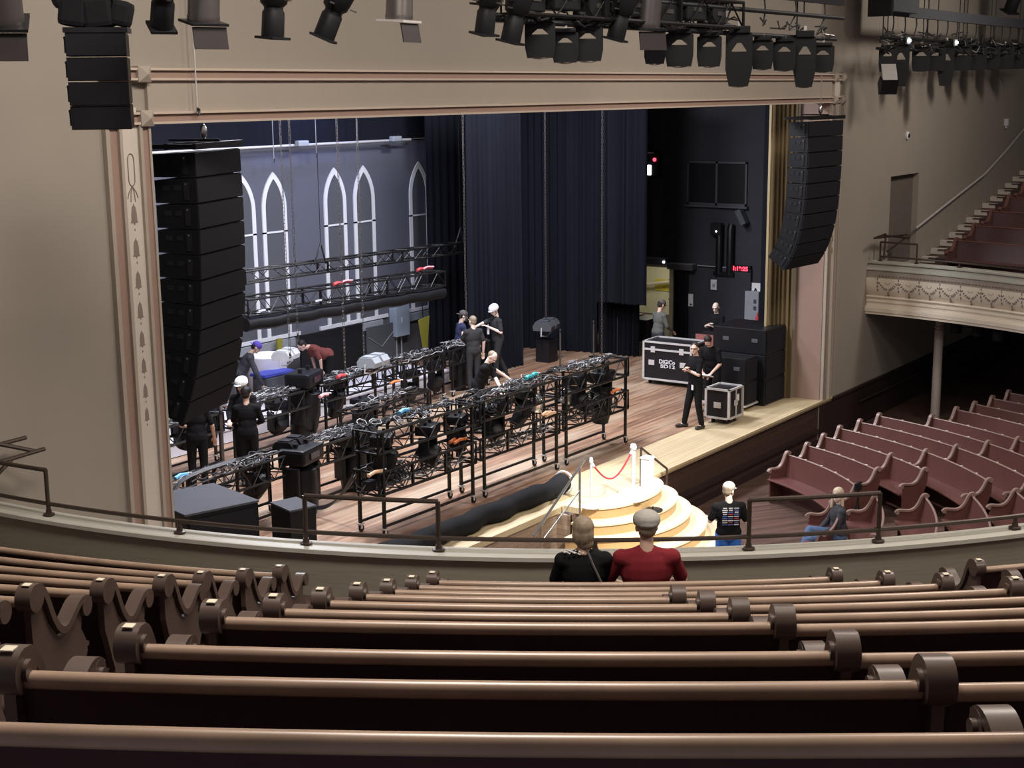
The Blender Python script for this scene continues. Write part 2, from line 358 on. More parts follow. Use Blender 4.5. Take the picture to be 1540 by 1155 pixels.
# upstage wall with gothic window tracery
w = MB(); w.b2(8.5, XS, YB, YB+.2, 1.15, 5.55); struct('wall_back', w, 'backwall')
w = MB(); w.b2(8.5, XS, YB, YB+.2, 0, 1.15); struct('wall_back_dado', w, mat('dado_grey', (.10,.095,.105), .8))
w = MB(); w.b2(8.5, XS, YB-.1, YB+.2, 5.57, 9); struct('wall_back_upper', w, 'curtain')
w = MB(); w.b2(XS, XS+.2, 12.45, 18.95, 0, 9); w.b2(XS, XS+.2, 18.95, 20.7, 1.96, 9); w.b2(XS, XS+.2, 20.7, YB, 0, 9); struct('wall_stage_right', w, 'darkwall')
w = MB(); w.b2(8.3, 8.5, YW+.3, YB, 0, 9); struct('wall_stage_left', w, 'darkwall')
def gothic(xc, hw, zs, zsp, zap, cross, idx):
    y = YB-.03; t = .055
    def outline(o):
        P = [(-hw-o, zs)]
        n_ = 8; H = zap-zsp+o*1.4; W = hw+o
        rr = (W*W+H*H)/(2*W)
        P += [(-W, zsp)]
        for k in range(1, n_+1):
            a = math.asin(H/rr)*k/n_; P.append((-W+rr-rr*math.cos(a), zsp+rr*math.sin(a)))
        Q = [(-p[0], p[1]) for p in P[::-1][1:]]
        return P+Q
    a, b = outline(0), outline(-2*t); f = MB(); n_ = len(a)
    vs = [(xc+p[0], y, p[1]) for p in a]+[(xc+p[0], y, p[1]) for p in b]+[(xc+p[0], y+.03, p[1]) for p in a]+[(xc+p[0], y+.03, p[1]) for p in b]
    fs = []
    for i in range(n_-1): fs += [(i, i+1, n_+i+1, n_+i), (2*n_+i, 2*n_+i+1, i+1, i), (3*n_+i, 3*n_+i+1, n_+i+1, n_+i)]
    f.add(vs, fs); f.b2(xc-hw, xc+hw, y, y+.03, cross-.02, cross+.02)
    o = struct('window_%d' % idx, f, 'white')
    p = MB(); p.prism([(q[0], q[1]) for q in b], .01, RX, (xc, YB-.006, 0)); pn = p.build('pane', 'pane', o)
zapx = 4.97
wins = [(372, 375), (395, 433), (487, 523), (534, 567), (615, 647)]
apx = [onY(373, 266, YB), onY(409, 258, YB), onY(501, 251, YB), onY(545, 249, YB), onY(628, 243, YB)]
hw = (onY(433, 350, YB).x-onY(395, 350, YB).x)/2
for i, a in enumerate(apx):
    x = a.x if i else apx[1].x-2*hw-.18
    gothic(x, hw*.97, 1.22, 4.15, 4.98, 3.62, i+1)
t_ = MB()
for a, b in ((apx[1].x-3*hw-.5, onY(450, 497, YB).x), (onY(480, 491, YB).x, onY(582, 472, YB).x), (onY(608, 466, YB).x, onY(648, 456, YB).x)): t_.b2(a, b, YB-.05, YB, 1.15, 1.235)
struct('trim_sills', t_, 'white')
t_ = MB()
for a, b in ((apx[1].x-3*hw-.5, onY(440, 503, YB).x), (onY(540, 482, YB).x, onY(572, 476, YB).x), (onY(610, 472, YB).x, onY(647, 463, YB).x)): t_.b2(a, b, YB-.09, YB, .93, 1.12)
struct('trim_sill_ledges', t_, 'grey')
# ---------------------------------------------------------------- gallery (horseshoe)
G0, G1 = 183.3, 356.8
RW = [0]+[13.45+.805*k for k in range(10)]
ZT = [0, 3.17, 3.42, 3.68, 3.945, 4.205, 4.465, 4.735, 4.95, 5.20, 5.44]
prof = [(11.80, 2.30), (11.80, 2.765), (11.62, 2.765), (11.60, 2.60), (11.58, 2.45), (11.60, 2.30)]
struct('wall_gallery_parapet', MB().arc(prof, G0, G1, 90), 'olive')
prof = [(11.56, 2.765), (11.56, 2.80), (11.66, 2.815), (11.67, 2.80), (11.76, 2.80), (11.77, 2.815), (11.845, 2.81), (11.85, 2.775), (11.80, 2.765)]
struct('trim_gallery_ledge', MB().arc(prof, G0, G1, 110), 'ledge')
prof = [(11.62, 2.74), (11.54, 2.66), (11.52, 2.645), (11.52, 2.615), (11.58, 2.60)]
struct('trim_gallery_lip', MB().arc(prof, G0, G1, 90), 'ledge')
struct('trim_gallery_band', MB().arc([(11.58, 2.60), (11.55, 2.60), (11.55, 2.44), (11.60, 2.44)], 300, G1, 60), 'frieze_dk')
struct('trim_gallery_frieze', MB().arc([(11.62, 2.44), (11.52, 2.44), (11.53, 2.26), (11.58, 2.10), (11.66, 2.03), (11.75, 2.03), (11.75, 2.44)], 300, G1, 60), 'frieze')
struct('trim_gallery_mould', MB().arc([(11.9, 2.03), (11.57, 2.03), (11.55, 2.00), (11.57, 1.97), (11.60, 1.955), (11.60, 1.92), (11.57, 1.91), (11.57, 1.88), (11.60, 1.87), (11.60, 1.80), (11.53, 1.785), (11.50, 1.75), (11.50, 1.665), (11.53, 1.655), (11.53, 1.60), (11.9, 1.60)], 240, G1, 80), 'frieze')
struct('ceiling_under_gallery', MB().arc([(11.8, 1.60), (28, 1.60), (28, 1.68), (11.8, 1.68)], 235, G1, 40), 'wall')
s = MB(); s2 = MB()   # painted swags on the frieze
for k in range(16):
    th = 355.4-k*2.55
    def leaf(a, z, rot, sx, sy, mb=s):
        sx *= 1.55; sy *= 1.5
        c_ = pol(11.522+max(0, (2.26-z))*.30, a, z); q = Matrix.Rotation(R(a), 3, 'Z') @ RY @ Matrix.Rotation(rot, 3, 'Z')
        mb.ell(c_, (sx, sy, .006), q, 8, 4)
    for j in range(4): leaf(th, 2.42-.085*j, 0, .022, .012)
    for j in range(1, 6):
        u = j/6; z = 2.38-.20*math.sin(PI*u*.5)*1; leaf(th-1.25*u*1.0, z, .8, .020, .012); leaf(th-2.5+1.25*u, z, -.8, .020, .012)
    leaf(th-1.25, 2.12, 0, .03, .012); leaf(th-1.25, 2.05, 0, .02, .02)
    s.tube([pol(11.512, th-1.25+.28*math.cos(a), 2.36+.05*math.sin(a)) for a in [PI*q/5-PI for q in range(6)]], .004, 4)
    for j in range(6): leaf(th-.2-j*.42, 2.50, 0, .012, .020, s); 
struct('trim_gallery_swags', s, 'stencil')
# tiers
tr = MB()
for k in range(1, 11):
    zt = ZT[k]-.80; r0 = RW[k]-.66 if k > 1 else 11.80; r1 = RW[k]+.145
    tr.arc([(r0, zt), (r1, zt), (r1, zt-.5), (r0, zt-.5)], G0 if k < 7 else 184, 270, 40, sm=False)
struct('floor_gallery', tr, 'galfloor')
tr = MB()
ZR = [0]+[3.21+.285*k for k in range(12)]
for k in range(1, 12):
    zt = ZR[k]-.82; r0 = 13.45+.805*(k-1)-.66 if k > 1 else 11.80; r1 = 13.45+.805*(k-1)+.145
    tr.arc([(r0, zt), (r1, zt), (r1, zt-.5), (r0, zt-.5)], 300, 352.6 if k > 1 else 356.8, 40, sm=False)
struct('floor_gallery_right', tr, 'galfloor')
st = MB(); sw = MB()
pts = [(34.45, 2.45)]
for k in range(15):
    x = 34.56+.665*k; z0 = 2.55+.1445*k
    st.b2(x, x+.67+.02, 10.95, YW, z0-.45, z0); st.b2(x-.02, x+.03, 10.95, YW-.2, z0-.03, z0+.003)
    sw.b2(x-.006, x+.02, YW-.36, YW-.01, z0-.125, z0+.005); sw.b2(x-.006, x+.25, YW-.36, YW-.01, z0+.002, z0+.008)
struct('floor_stairs', st, 'galfloor'); struct('trim_stair_ends', sw, 'stair_white')

c_ = MB(); c_.b2(8.3, XS+.2, YW+.3, YB+.2, 9, 9.15); struct('ceiling_stage', c_, 'darkwall')
c_ = MB(); c_.b2(-8, 50, -30, YW+.3, 12.6, 12.8); struct('ceiling_house', c_, 'wall_up')
# ================================================================ PEWS
def smooth2(P, it=2):
    for _ in range(it):
        Q = [P[0]]
        for i in range(len(P)-1):
            a, b = P[i], P[i+1]; Q += [(a[0]*.75+b[0]*.25, a[1]*.75+b[1]*.25), (a[0]*.25+b[0]*.75, a[1]*.25+b[1]*.75)]
        Q.append(P[-1]); P = Q
    return P
def ribbon(path, w):
    L_, R_ = [], []
    for i, p in enumerate(path):
        a = path[max(i-1, 0)]; b = path[min(i+1, len(path)-1)]; dx, dy = b[0]-a[0], b[1]-a[1]; l = math.hypot(dx, dy) or 1
        L_.append((p[0]-dy/l*w, p[1]+dx/l*w)); R_.append((p[0]+dy/l*w, p[1]-dx/l*w))
    return L_, R_
STY = {
 'gal': dict(path=[(-.02,.045),(.05,.045),(.095,-.03),(.14,-.15),(.20,-.235),(.265,-.25),(.33,-.21),(.40,-.165),(.46,-.165),(.50,-.195)], d1=(0,0,.065), d2=(.462,-.21,.048), t=.075,
   panel=[(-.03,-.03),(.055,-.03),(.12,-.17),(.20,-.27),(.28,-.28),(.37,-.22),(.45,-.21),(.42,-.31),(.46,-.38),(.47,-.44),(.42,-.52),(.40,-.62),(.46,-.795),(-.02,-.795),(.05,-.45),(-.03,-.20)], h=.80),
 'pit': dict(path=[(-.05,.02),(-.02,.05),(.03,.05),(.07,.01),(.11,-.09),(.17,-.19),(.25,-.235),(.34,-.235),(.42,-.225),(.475,-.24),(.50,-.275)], d1=(-.005,.015,.035), d2=(.47,-.27,.033), t=.065,
   panel=[(-.04,.0),(.04,.02),(.09,-.09),(.16,-.20),(.25,-.255),(.38,-.25),(.47,-.27),(.44,-.34),(.47,-.44),(.45,-.52),(.45,-.885),(.06,-.885),(.04,-.45),(-.03,-.22)], h=.90)}
def end_mtx(th):
    f = Vector((-math.cos(R(th)), -math.sin(R(th)), 0)); u = Vector((0, 0, 1)); return Matrix((f, u, f.cross(u))).transposed()
def pew(name, label, Rr, zt, a0, a1, ends=('end', 'end'), sty='gal', mats=('rail', 'pewshade', 'pew'), group=None, tags=(0, 0), dots=0):
    st_ = STY[sty]; mid = (a0+a1)/2; loc = pol(Rr-.25, mid, zt-st_['h'])
    root = thing(name, label, 'pew', loc, group=group); n = max(6, int(abs(a1-a0)*1.4))
    cr = MB(); q = .025 if sty == 'gal' else .016
    prof = [(Rr+q*math.cos(a)*(1 if sty == 'gal' else 1.3), zt-q+q*math.sin(a)) for a in [2*PI*k/10 for k in range(10)]]
    if sty == 'pit': prof = [(r_-.0, z_) for r_, z_ in prof]
    cr.arc(prof, a0, a1, n).build('top_rail', mats[0], root, shift=loc)
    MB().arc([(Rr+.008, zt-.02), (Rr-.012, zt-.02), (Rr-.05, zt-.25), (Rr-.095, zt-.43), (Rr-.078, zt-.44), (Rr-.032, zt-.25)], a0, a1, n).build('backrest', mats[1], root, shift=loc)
    MB().arc([(Rr-.07, zt-.425), (Rr-.50, zt-.405), (Rr-.52, zt-.415), (Rr-.52, zt-.435), (Rr-.07, zt-.455)], a0, a1, n).build('seat', mats[2], root, shift=loc)
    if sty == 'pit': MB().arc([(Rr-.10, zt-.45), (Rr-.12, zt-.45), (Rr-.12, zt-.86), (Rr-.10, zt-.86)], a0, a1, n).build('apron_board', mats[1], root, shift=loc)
    for e, (k, th) in enumerate(zip(ends, (a0, a1))):
        if not k: continue
        mx = end_mtx(th); c = pol(Rr, th, zt); t = st_['t']; pm = mats[2]
        b = MB(); pth = smooth2(st_['path']); L_, R_ = ribbon(pth, .017); b.prism(L_+R_[::-1], t, mx, c, sm=True)
        for d in ('d1', 'd2'):
            u, z, r = st_[d]; b.prism([(u+r*math.cos(2*PI*q_/20), z+r*math.sin(2*PI*q_/20)) for q_ in range(20)], t*1.02, mx, c, sm=True)
        o = b.build('end_scroll', mats[0] if sty == 'pit' else mats[2], root, shift=loc)
        if sty == 'gal':
            for d in ('d1', 'd2'):
                u, z, r = st_[d]; MB().prism([(u+r*.5*math.cos(2*PI*q_/14), z+r*.5*math.sin(2*PI*q_/14)) for q_ in range(14)], .02, mx, c+mx@Vector((0, 0, (t*.56)*(1 if e == 0 else -1))), sm=True).build('rosette', mats[2], o, shift=loc)
            if tags[e]: MB().box(Vector(c)+mx@Vector((-.012, .0665, 0)), (.036, .004, .036), mtx=mx).build('seat_number_tag', 'tag', o, shift=loc)
        MB().prism(st_['panel'], t*.45, mx, c).build('end_panel', mats[2], root, shift=loc)
    if dots:
        for j in range(dots):
            th = a0+(a1-a0)*(j+1)/(dots+1)
            MB().box(pol(Rr+.004, th, zt+.002), (.03, .05, .004), R(th)).build('seat_number_tag', 'tag', root, shift=loc)
    return root
ORD = ['', 'front', 'second', 'third', 'fourth', 'fifth', 'sixth', 'seventh', 'eighth', 'ninth', 'tenth']
RWc = {4: 215.6, 5: 215.75, 6: 215.84, 7: 215.93, 8: 216.03, 9: 216.13, 10: 216.2}
GC = 'brown pews in the middle block of the near gallery'; GL = 'brown pews left of the near gallery aisle'; GR = 'brown pews at the right of the near gallery'
ra = {1: 221.7, 2: 222.0, 3: 222.2, 4: 222.35, 5: 222.5, 6: 222.6, 7: 222.7, 8: 222.8, 9: 222.9, 10: 223}
for k in range(1, 11):
    jn = RWc.get(k)
    if jn is None:
        pew('pew', 'long dark brown wooden pew in the %s row behind the gallery parapet, middle block' % ORD[k], RW[k], ZT[k], 209.0, ra[k], group=GC, tags=(1, 1))
    else:
        w_ = {10: 'nearest row along the bottom of the photo', 9: 'second nearest row to the viewer', 8: 'third nearest row to the viewer'}.get(k, '%s row behind the gallery parapet' % ORD[k])
        pew('pew', 'dark brown pew left of the rounded joint, '+w_, RW[k], ZT[k], 209.0, jn-.12, ('end', 'end'), group=GC, tags=(1, 0))
        pew('pew', 'dark brown pew right of the rounded joint, '+w_, RW[k]+.004, ZT[k]-.008, jn-.005, ra[k], (None, 'end'), group=GC, tags=(0, 1))
la = {1: 204.0, 2: 204.2, 3: 204.4, 4: 204.85, 5: 205.0, 6: 205.2, 7: 205.35, 8: 205.5}
for k in range(1, 9):
    pew('pew', 'dark brown pew left of the aisle, %s row behind the gallery parapet' % ORD[k], RW[k], ZT[k], la[k]-(11 if k < 4 else 8), la[k], (None, 'end'), group=GL, tags=(0, 1))
for k in range(1, 4):
    pew('pew', 'dark brown pew at the right edge of the photo, %s row behind the parapet' % ORD[k], RW[k], ZT[k], 226.2+.25*k, 236, ('end', None), group=GR, tags=(1, 0))
# far right gallery
for k in range(1, 7):
    a1 = [0, 351.0, 350.9, 350.8, 350.7, 350.7, 350.7][k]
    pew('pew', 'reddish pew in the far right gallery, %s row up from its ledge' % ORD[k], 13.45+.805*(k-1), ZR[k], a1-20, a1, (None, 'end'), 'pit', ('pewred', 'pewredshade', 'pewredshade'), group='pews in the far right gallery')
# pit pews, concentric about the stage steps
PR = [0, 5.08, 5.88, 6.69, 7.48, 8.24, 9.0, 9.72, 10.74, 11.5, 12.3, 13.1, 13.9]
ZP = -.10; mp = ('pewrededge', 'pewred', 'pewred')
def tl(a): return a if a < 180 else a
spans = {1: [(-49.6, -22)], 2: [(-39.8, -19.2)], 3: [(-32.4, -16.5), (-42, -32.5)], 4: [(-32.6, -14.7), (-49.1, -32.8)], 5: [(-32.2, -14.2), (-49, -32.3)], 6: [(-32.2, -13.8), (-49, -32.3)],
         7: [(-32.3, -18.7), (-49, -32.4)], 8: [(-32.4, -17.9), (-49, -32.5)], 9: [(-32.4, -17.5)], 10: [(-32.4, -17)], 11: [(-32.4, -16.5)]}
GP = 'red-brown pews on the main floor right of the stage'
for k, sp_ in spans.items():
    for j, (a, b) in enumerate(sp_):
        lab = ('red-brown main-floor pew, %s row back from the stage steps' % (ORD[k] if k < 11 else 'last dim') if k < 9 else 'dim pew under the far gallery, %s row beyond the column' % ORD[k-7])+(', end by the stage wall' if j == 0 else ', end by the aisle')
        e = ('end', 'end') if j == 0 else ('end', None)
        pew('pew', lab, PR[k], ZP+(0 if k < 8 else .0), a+360, b+360, e, 'pit', mp, group=GP, dots=(4 if j == 0 else 3))
PQ = [0, 4.51, 5.22, 6.05, 6.86, 7.68, 8.45]
for k in range(1, 7):
    a = [0, -60, -57.3, -56.9, -56.2, -54.4, -53][k]
    pew('pew', 'red-brown main-floor pew seen end on behind the railing, %s from the stage steps' % ORD[k].replace('front', 'nearest'), PQ[k], ZP, a-25+360, a+360, ('end', 'end'), 'pit', mp, group='pews across the main floor aisle')
# ================================================================ GALLERY RAILING (each a thing)
def railing(label, root_th, posts, low, ups, mtl='bronze', group=None):
    loc = pol(11.69, root_th, 2.8); t = thing('railing', label, 'railing', loc, group=group)
    o = MB().tube([pol(11.69, low[0]+(low[1]-low[0])*i/40, 2.92) for i in range(41)], .021, 8).build('lower_rail', mtl, t, shift=loc)
    for th, top in posts:
        b = MB().tube([pol(11.69, th, 2.81), pol(11.69, th, top)], .021, 8).build('post', mtl, t, shift=loc)
        MB().lathe([(.055, 0), (.055, .012), (.03, .02), (.026, .05)], pol(11.69, th, 2.81), seg=14).build('flange', mtl, b, shift=loc)
    for a, b in ups: MB().tube([pol(11.69, a+(b-a)*i/16, 3.25) for i in range(17)], .022, 8).build('top_rail', mtl, t, shift=loc)
    return t
railing('dark bronze pipe railing with raised middle section, running along the near gallery parapet', 210, [(188.32, 3.25), (195.71, 2.92), (201.86, 3.25), (207.76, 3.25), (214.4, 2.92), (220.92, 3.25), (226.68, 3.25), (233.34, 2.92)], (184.2, 238), [(201.86, 207.76), (220.92, 226.68), (184.3, 188.32)])
t = railing('short dark pipe railing on the far right gallery ledge by the dark doorway', 350, [(355.6, 3.25), (351.2, 3.25), (346, 2.92)], (325, 355.6), [(351.2, 355.6)])
t['label'] = 'dark pipe railing on the far right gallery ledge below the stairs'
# pipe safety frames at both gallery ends
def end_frame(loc, label, sg):
    t = thing('guard_frame', label, 'guard rail', loc, group='pipe guard frames at the gallery ends'); b = MB()
    c = Vector(loc)
    return t, b
e1 = thing('guard_frame', 'dark pipe guard frame jutting out at the left edge of the near gallery', 'guard rail', pol(11.69, 184.6, 3.25)); L0 = Vector(e1.location)
def P_(u, v, y): return onY(u, v, y)
b = MB()
b.tube([P_(-20, 701, 11.75), P_(67, 675, 11.75)], .022, 8); b.build('front_bar', 'bronze', e1, shift=L0)
b = MB(); b.tube([P_(-30, 676, 11.95), P_(39, 658, 11.95)], .022, 8); b.build('rear_bar', 'bronze', e1, shift=L0)
b = MB(); b.tube([P_(-20, 664, 11.95), P_(55, 679, 11.75)], .022, 8); b.build('cross_bar', 'bronze', e1, shift=L0)
b = MB(); b.tube([P_(18, 690, 11.75), P_(-40, 752, 11.75)], .022, 8); b.build('brace', 'bronze', e1, shift=L0)
e2 = thing('guard_frame', 'dark pipe guard frame with a diagonal brace where the far right gallery meets the wall', 'guard rail', pol(11.69, 355, 3.25)); L0 = Vector(e2.location)
y = 11.9
for nm, a, b_ in (('front_bar', (1315, 358), (1364, 353)), ('front_bar', (1330, 354), (1366, 358)), ('brace', (1363, 357), (1334, 378)), ('post', (1332, 356), (1329, 390)), ('rear_bar', (1318, 357), (1332, 352))):
    MB().tube([P_(*a, y), P_(*b_, y)], .024, 8).build(nm, 'bronze', e2, shift=L0)
# wall handrails
for lab, pts, r_, mt_ in (('long worn pipe handrail climbing the wall beside the far gallery stairs', [(1378, 343), (1430, 302), (1481, 262), (1512, 228), (1560, 170)], .03, 'alu'), ('thin dark handrail on the wall right of the stage below the gallery', [(1294, 603), (1352, 576), (1420, 543), (1490, 505)], .022, 'bronze')):
    P = [onY(u, v, YW-.10) for u, v in pts]; t = thing('handrail', lab, 'handrail', P[0])
    MB().tube(P, r_, 8).build('pipe', mt_, t, shift=P[0])
    for i in range(len(P)-1):
        q = (P[i]+P[i+1])/2; MB().tube([q, q+Vector((0, 0, -.05)), q+Vector((0, .10, -.06))], .01, 6).build('bracket', mt_, t, shift=P[0])
# iron column
cb = Vector((31.75, 10.65, -1)); t = thing('column', 'pale grey iron column with ring collar holding up the far right gallery', 'column', cb)
MB().lathe([(.14, 0), (.14, .1), (.105, .14), (.10, 2.2), (.085, 2.22)], seg=20).build('shaft', 'frieze_dk', t)
MB().lathe([(.085, 2.2), (.11, 2.21), (.11, 2.24), (.09, 2.25), (.09, 2.28), (.11, 2.29), (.11, 2.32), (.085, 2.34), (.09, 2.52), (.14, 2.60)], seg=20).build('collar', 'frieze_dk', t)
for i, (u, v) in enumerate(((1438, 493), (1471, 497), (1502, 504))):
    p = onZ(u, v, 1.38); t = thing('ceiling_lamp', 'small black can light under the far right gallery, %s of three' % ('nearest the column', 'middle', 'furthest from the column')[i], 'lamp', p, group='can lights under the far gallery')
    MB().lathe([(.12, -.12), (.13, -.1), (.13, .1), (.09, .14)], seg=14).build('can', 'black', t); MB().b2(-.02, .02, -.02, .02, .1, .24).build('bracket', 'black', t)
# small wall fittings
p = onY(1364, 204, YW); t = thing('wall_speaker', 'small round white wall fitting with a dark centre above the dark doorway', 'wall fitting', p); MB().lathe([(.10, 0), (.10, .03), (.07, .05)], mtx=RX, seg=18).build('ring', 'white', t); MB().ell((0, -.05, 0), (.055, .02, .055)).build('centre', 'black', t)
p = onY(1511, 184, YW); t = thing('sensor_box', 'small white box on the wall above the long handrail', 'wall fitting', p); MB().box((0, -.05, 0), (.14, .1, .2), bev=.01).build('housing', 'white', t); MB().box((-.02, -.05, -.13), (.05, .05, .06)).build('bracket', 'white', t)
# ================================================================ STAIRS TO THE STAGE
SC = Vector((20.0, YW, -1.0)); t = thing('stage_steps', 'cream curved wooden steps fanning down from the middle of the stage edge', 'steps', SC)
HW = [1.15, 1.42, 1.62, 1.87, 2.12]; DP = [.66, .92, 1.18, 1.46, 1.76]
for k in range(5):
    z1 = 1.0-.2*k-.01; n_ = 40
    P = [(HW[k]*math.cos(PI+PI*i/n_), DP[k]*math.sin(PI+PI*i/n_)) for i in range(n_+1)]
    Q = [(q[0]*(HW[k]-.03)/HW[k], q[1]*(DP[k]-.03)/DP[k]) for q in P]
    MB().prism(P, .035, c=(0, 0, z1-.0175)).build('tread', 'step', t); MB().prism(Q, z1-.035-(z1-.2 if k < 4 else 0), c=(0, 0, (z1-.035+(z1-.2 if k < 4 else 0))/2)).build('riser', 'riser', t)
def handrail(label, pts, posts, y):
    P = [onY(u, v, y) for u, v in pts]; L0 = P[0].copy(); L0.z = 0; t = thing('handrail', label, 'handrail', L0, group='handrails beside the stage steps')
    MB().tube(P, .022, 8).build('top_rail', 'chrome' if 'chrome' in label else 'bronze', t, shift=L0)
    for (u, v), zb in posts:
        p = onY(u, v, y); q = p.copy(); q.z = zb; MB().tube([p, q], .02, 8).build('post', 'chrome' if 'chrome' in label else 'bronze', t, shift=L0)
    return t, L0
t, L0 = handrail('shiny chrome handrail sloping down left of the cream stage steps', [(879, 691), (802, 806)], [((872, 702), -.2), ((813, 790), -.8)], 11.9)
MB().tube([onY(872, 738, 11.9), onY(817, 812, 11.9)], .013, 6).build('mid_rail', 'chrome', t, shift=L0)
t, L0 = handrail('thin dark handrail sloping down right of the cream stage steps', [(962, 672), (1003, 705)], [((1003, 705), -.95), ((964, 675), -.1)], 11.95)
MB().tube([onY(972, 716, 11.95), onY(1003, 740, 11.95)], .011, 6).build('mid_rail', 'bronze', t, shift=L0)
def stanchion(label, p, h, r):
    t = thing('stanchion', label, 'stanchion', p); MB().lathe([(.17, 0), (.17, .015), (.05, .04), (r, .05)], seg=20).build('base', 'alu', t)
    MB().lathe([(r, .04), (r, h-.08)], seg=16).build('post', 'white', t); MB().lathe([(r*1.4, h-.08), (r*1.7, h-.05), (r*1.7, h-.03), (r*1.2, h-.01), (r*1.5, h), (r*.8, h+.02)], seg=16).build('cap', 'white', t)
s1 = Vector((19.17, 12.13, -.21+.2)); s1 = Vector((19.0, 11.95, -.01)); 
sA = onZ(889, 757, -.01); sB = onZ(951, 742, -.01)
sA = Vector((19.17, 12.03, -.21+.2)); 
sA = onZ(889, 762, -.01); stanchion('thin white rope stanchion standing on the left of the stage steps', sA, .82, .02)
sB = onZ(952, 752, -.01); stanchion('thick white rope stanchion on the right of the stage steps', sB, .95, .035)
t = thing('barrier_rope', 'sagging red velvet rope between the two white stanchions', 'rope', sA+Vector((0, 0, .75)))
a, b_ = sA+Vector((.02, 0, .74)), sB+Vector((-.02, 0, .88)); P = [a.lerp(b_, i/14)-Vector((0, 0, .38*math.sin(PI*i/14))) for i in range(15)]
MB().tube(P, .016, 7).build('rope', 'rope', t, shift=t.location)
for q, r_ in ((P[0], P[1]), (P[-1], P[-2])): MB().tube([q, q.lerp(r_, .8)], .022, 7).build('clip', 'white', t, shift=t.location)
c = Vector((20.55, 11.65, -.41+.2)); t = thing('bollard_box', 'bright white box pedestal beside the thick stanchion on the steps', 'pedestal', (20.42, 11.78, -.21))
MB().box((0, 0, .38), (.17, .17, .72), bev=.01).build('body', 'white', t); MB().box((0, 0, .75), (.19, .19, .03)).build('lid', 'white', t)
p = onZ(955, 769, -.20); t = thing('floor_plate', 'small dark round plate lying on the second stage step', 'plate', (19.92, 11.38, -.208)); MB().lathe([(.17, 0), (.17, .012), (.05, .02)], seg=22).build('disc', 'blackmetal', t); MB().lathe([(.012, .01), (.012, .07)], seg=8).build('pin', 'blackmetal', t)
# rolled black cloth on the apron edge
a, b_ = Vector((14.6, 12.86, .16)), Vector((19.35, 12.80, .16)); P = [a.lerp(b_, i/30) for i in range(31)]
P = [q+Vector((0, .03*math.sin(i*1.3), .02*math.sin(i*.9))) for i, q in enumerate(P)]
t = thing('rolled_drape', 'long rolled black cloth lying along the stage edge left of the steps', 'drape', (17, 12.6, 0))
MB().tube(P, .16, 14, rs=[.165+.010*math.sin(i*1.1)+.006*math.sin(i*2.3) for i in range(31)]).build('roll', 'cloth', t, shift=t.location)
MB().tube([Vector((19.37+.0*i, 12.80+.19*math.cos(2*PI*i/20), .19+.19*math.sin(2*PI*i/20))) for i in range(21)], .018, 6).build('white_hoop', 'white', t, shift=t.location)
# black covered sub boxes at the left front of the stage
t = thing('covered_speaker', 'large black box with a grey carpeted top beside the left pilaster', 'speaker', (12.9, 14.7, 0))
A = [(12.45, 14.42), (13.51, 14.10), (13.78, 15.30), (12.75, 15.62)]; A = [(x-12.9, y-14.7) for x, y in A]
MB().prism(A, 1.06, c=(0, 0, .53)).build('cabinet', 'black', t); MB().prism([(x*1.02, y*1.02) for x, y in A], .03, c=(0, 0, 1.085)).build('top_cover', 'greytop', t)
g = MB(); e = Vector((A[1][0]-A[0][0], A[1][1]-A[0][1], 0)); m_ = Vector(((A[0][0]+A[1][0])/2, (A[0][1]+A[1][1])/2, .53)); g.box(m_+Vector((-.003, -.02, 0)), (e.length*.92, .03, .95), math.atan2(e.y, e.x)); g.build('grille', 'grille', t)
t = thing('covered_speaker', 'smaller black box with a grey top standing right of the large covered one', 'speaker', (13.85, 13.75, 0))
MB().box((0, 0, .5), (.42, .55, 1.0), R(-16), bev=.015).build('cabinet', 'black', t); MB().box((0, 0, 1.01), (.43, .56, .025), R(-16)).build('top_cover', 'greytop', t)
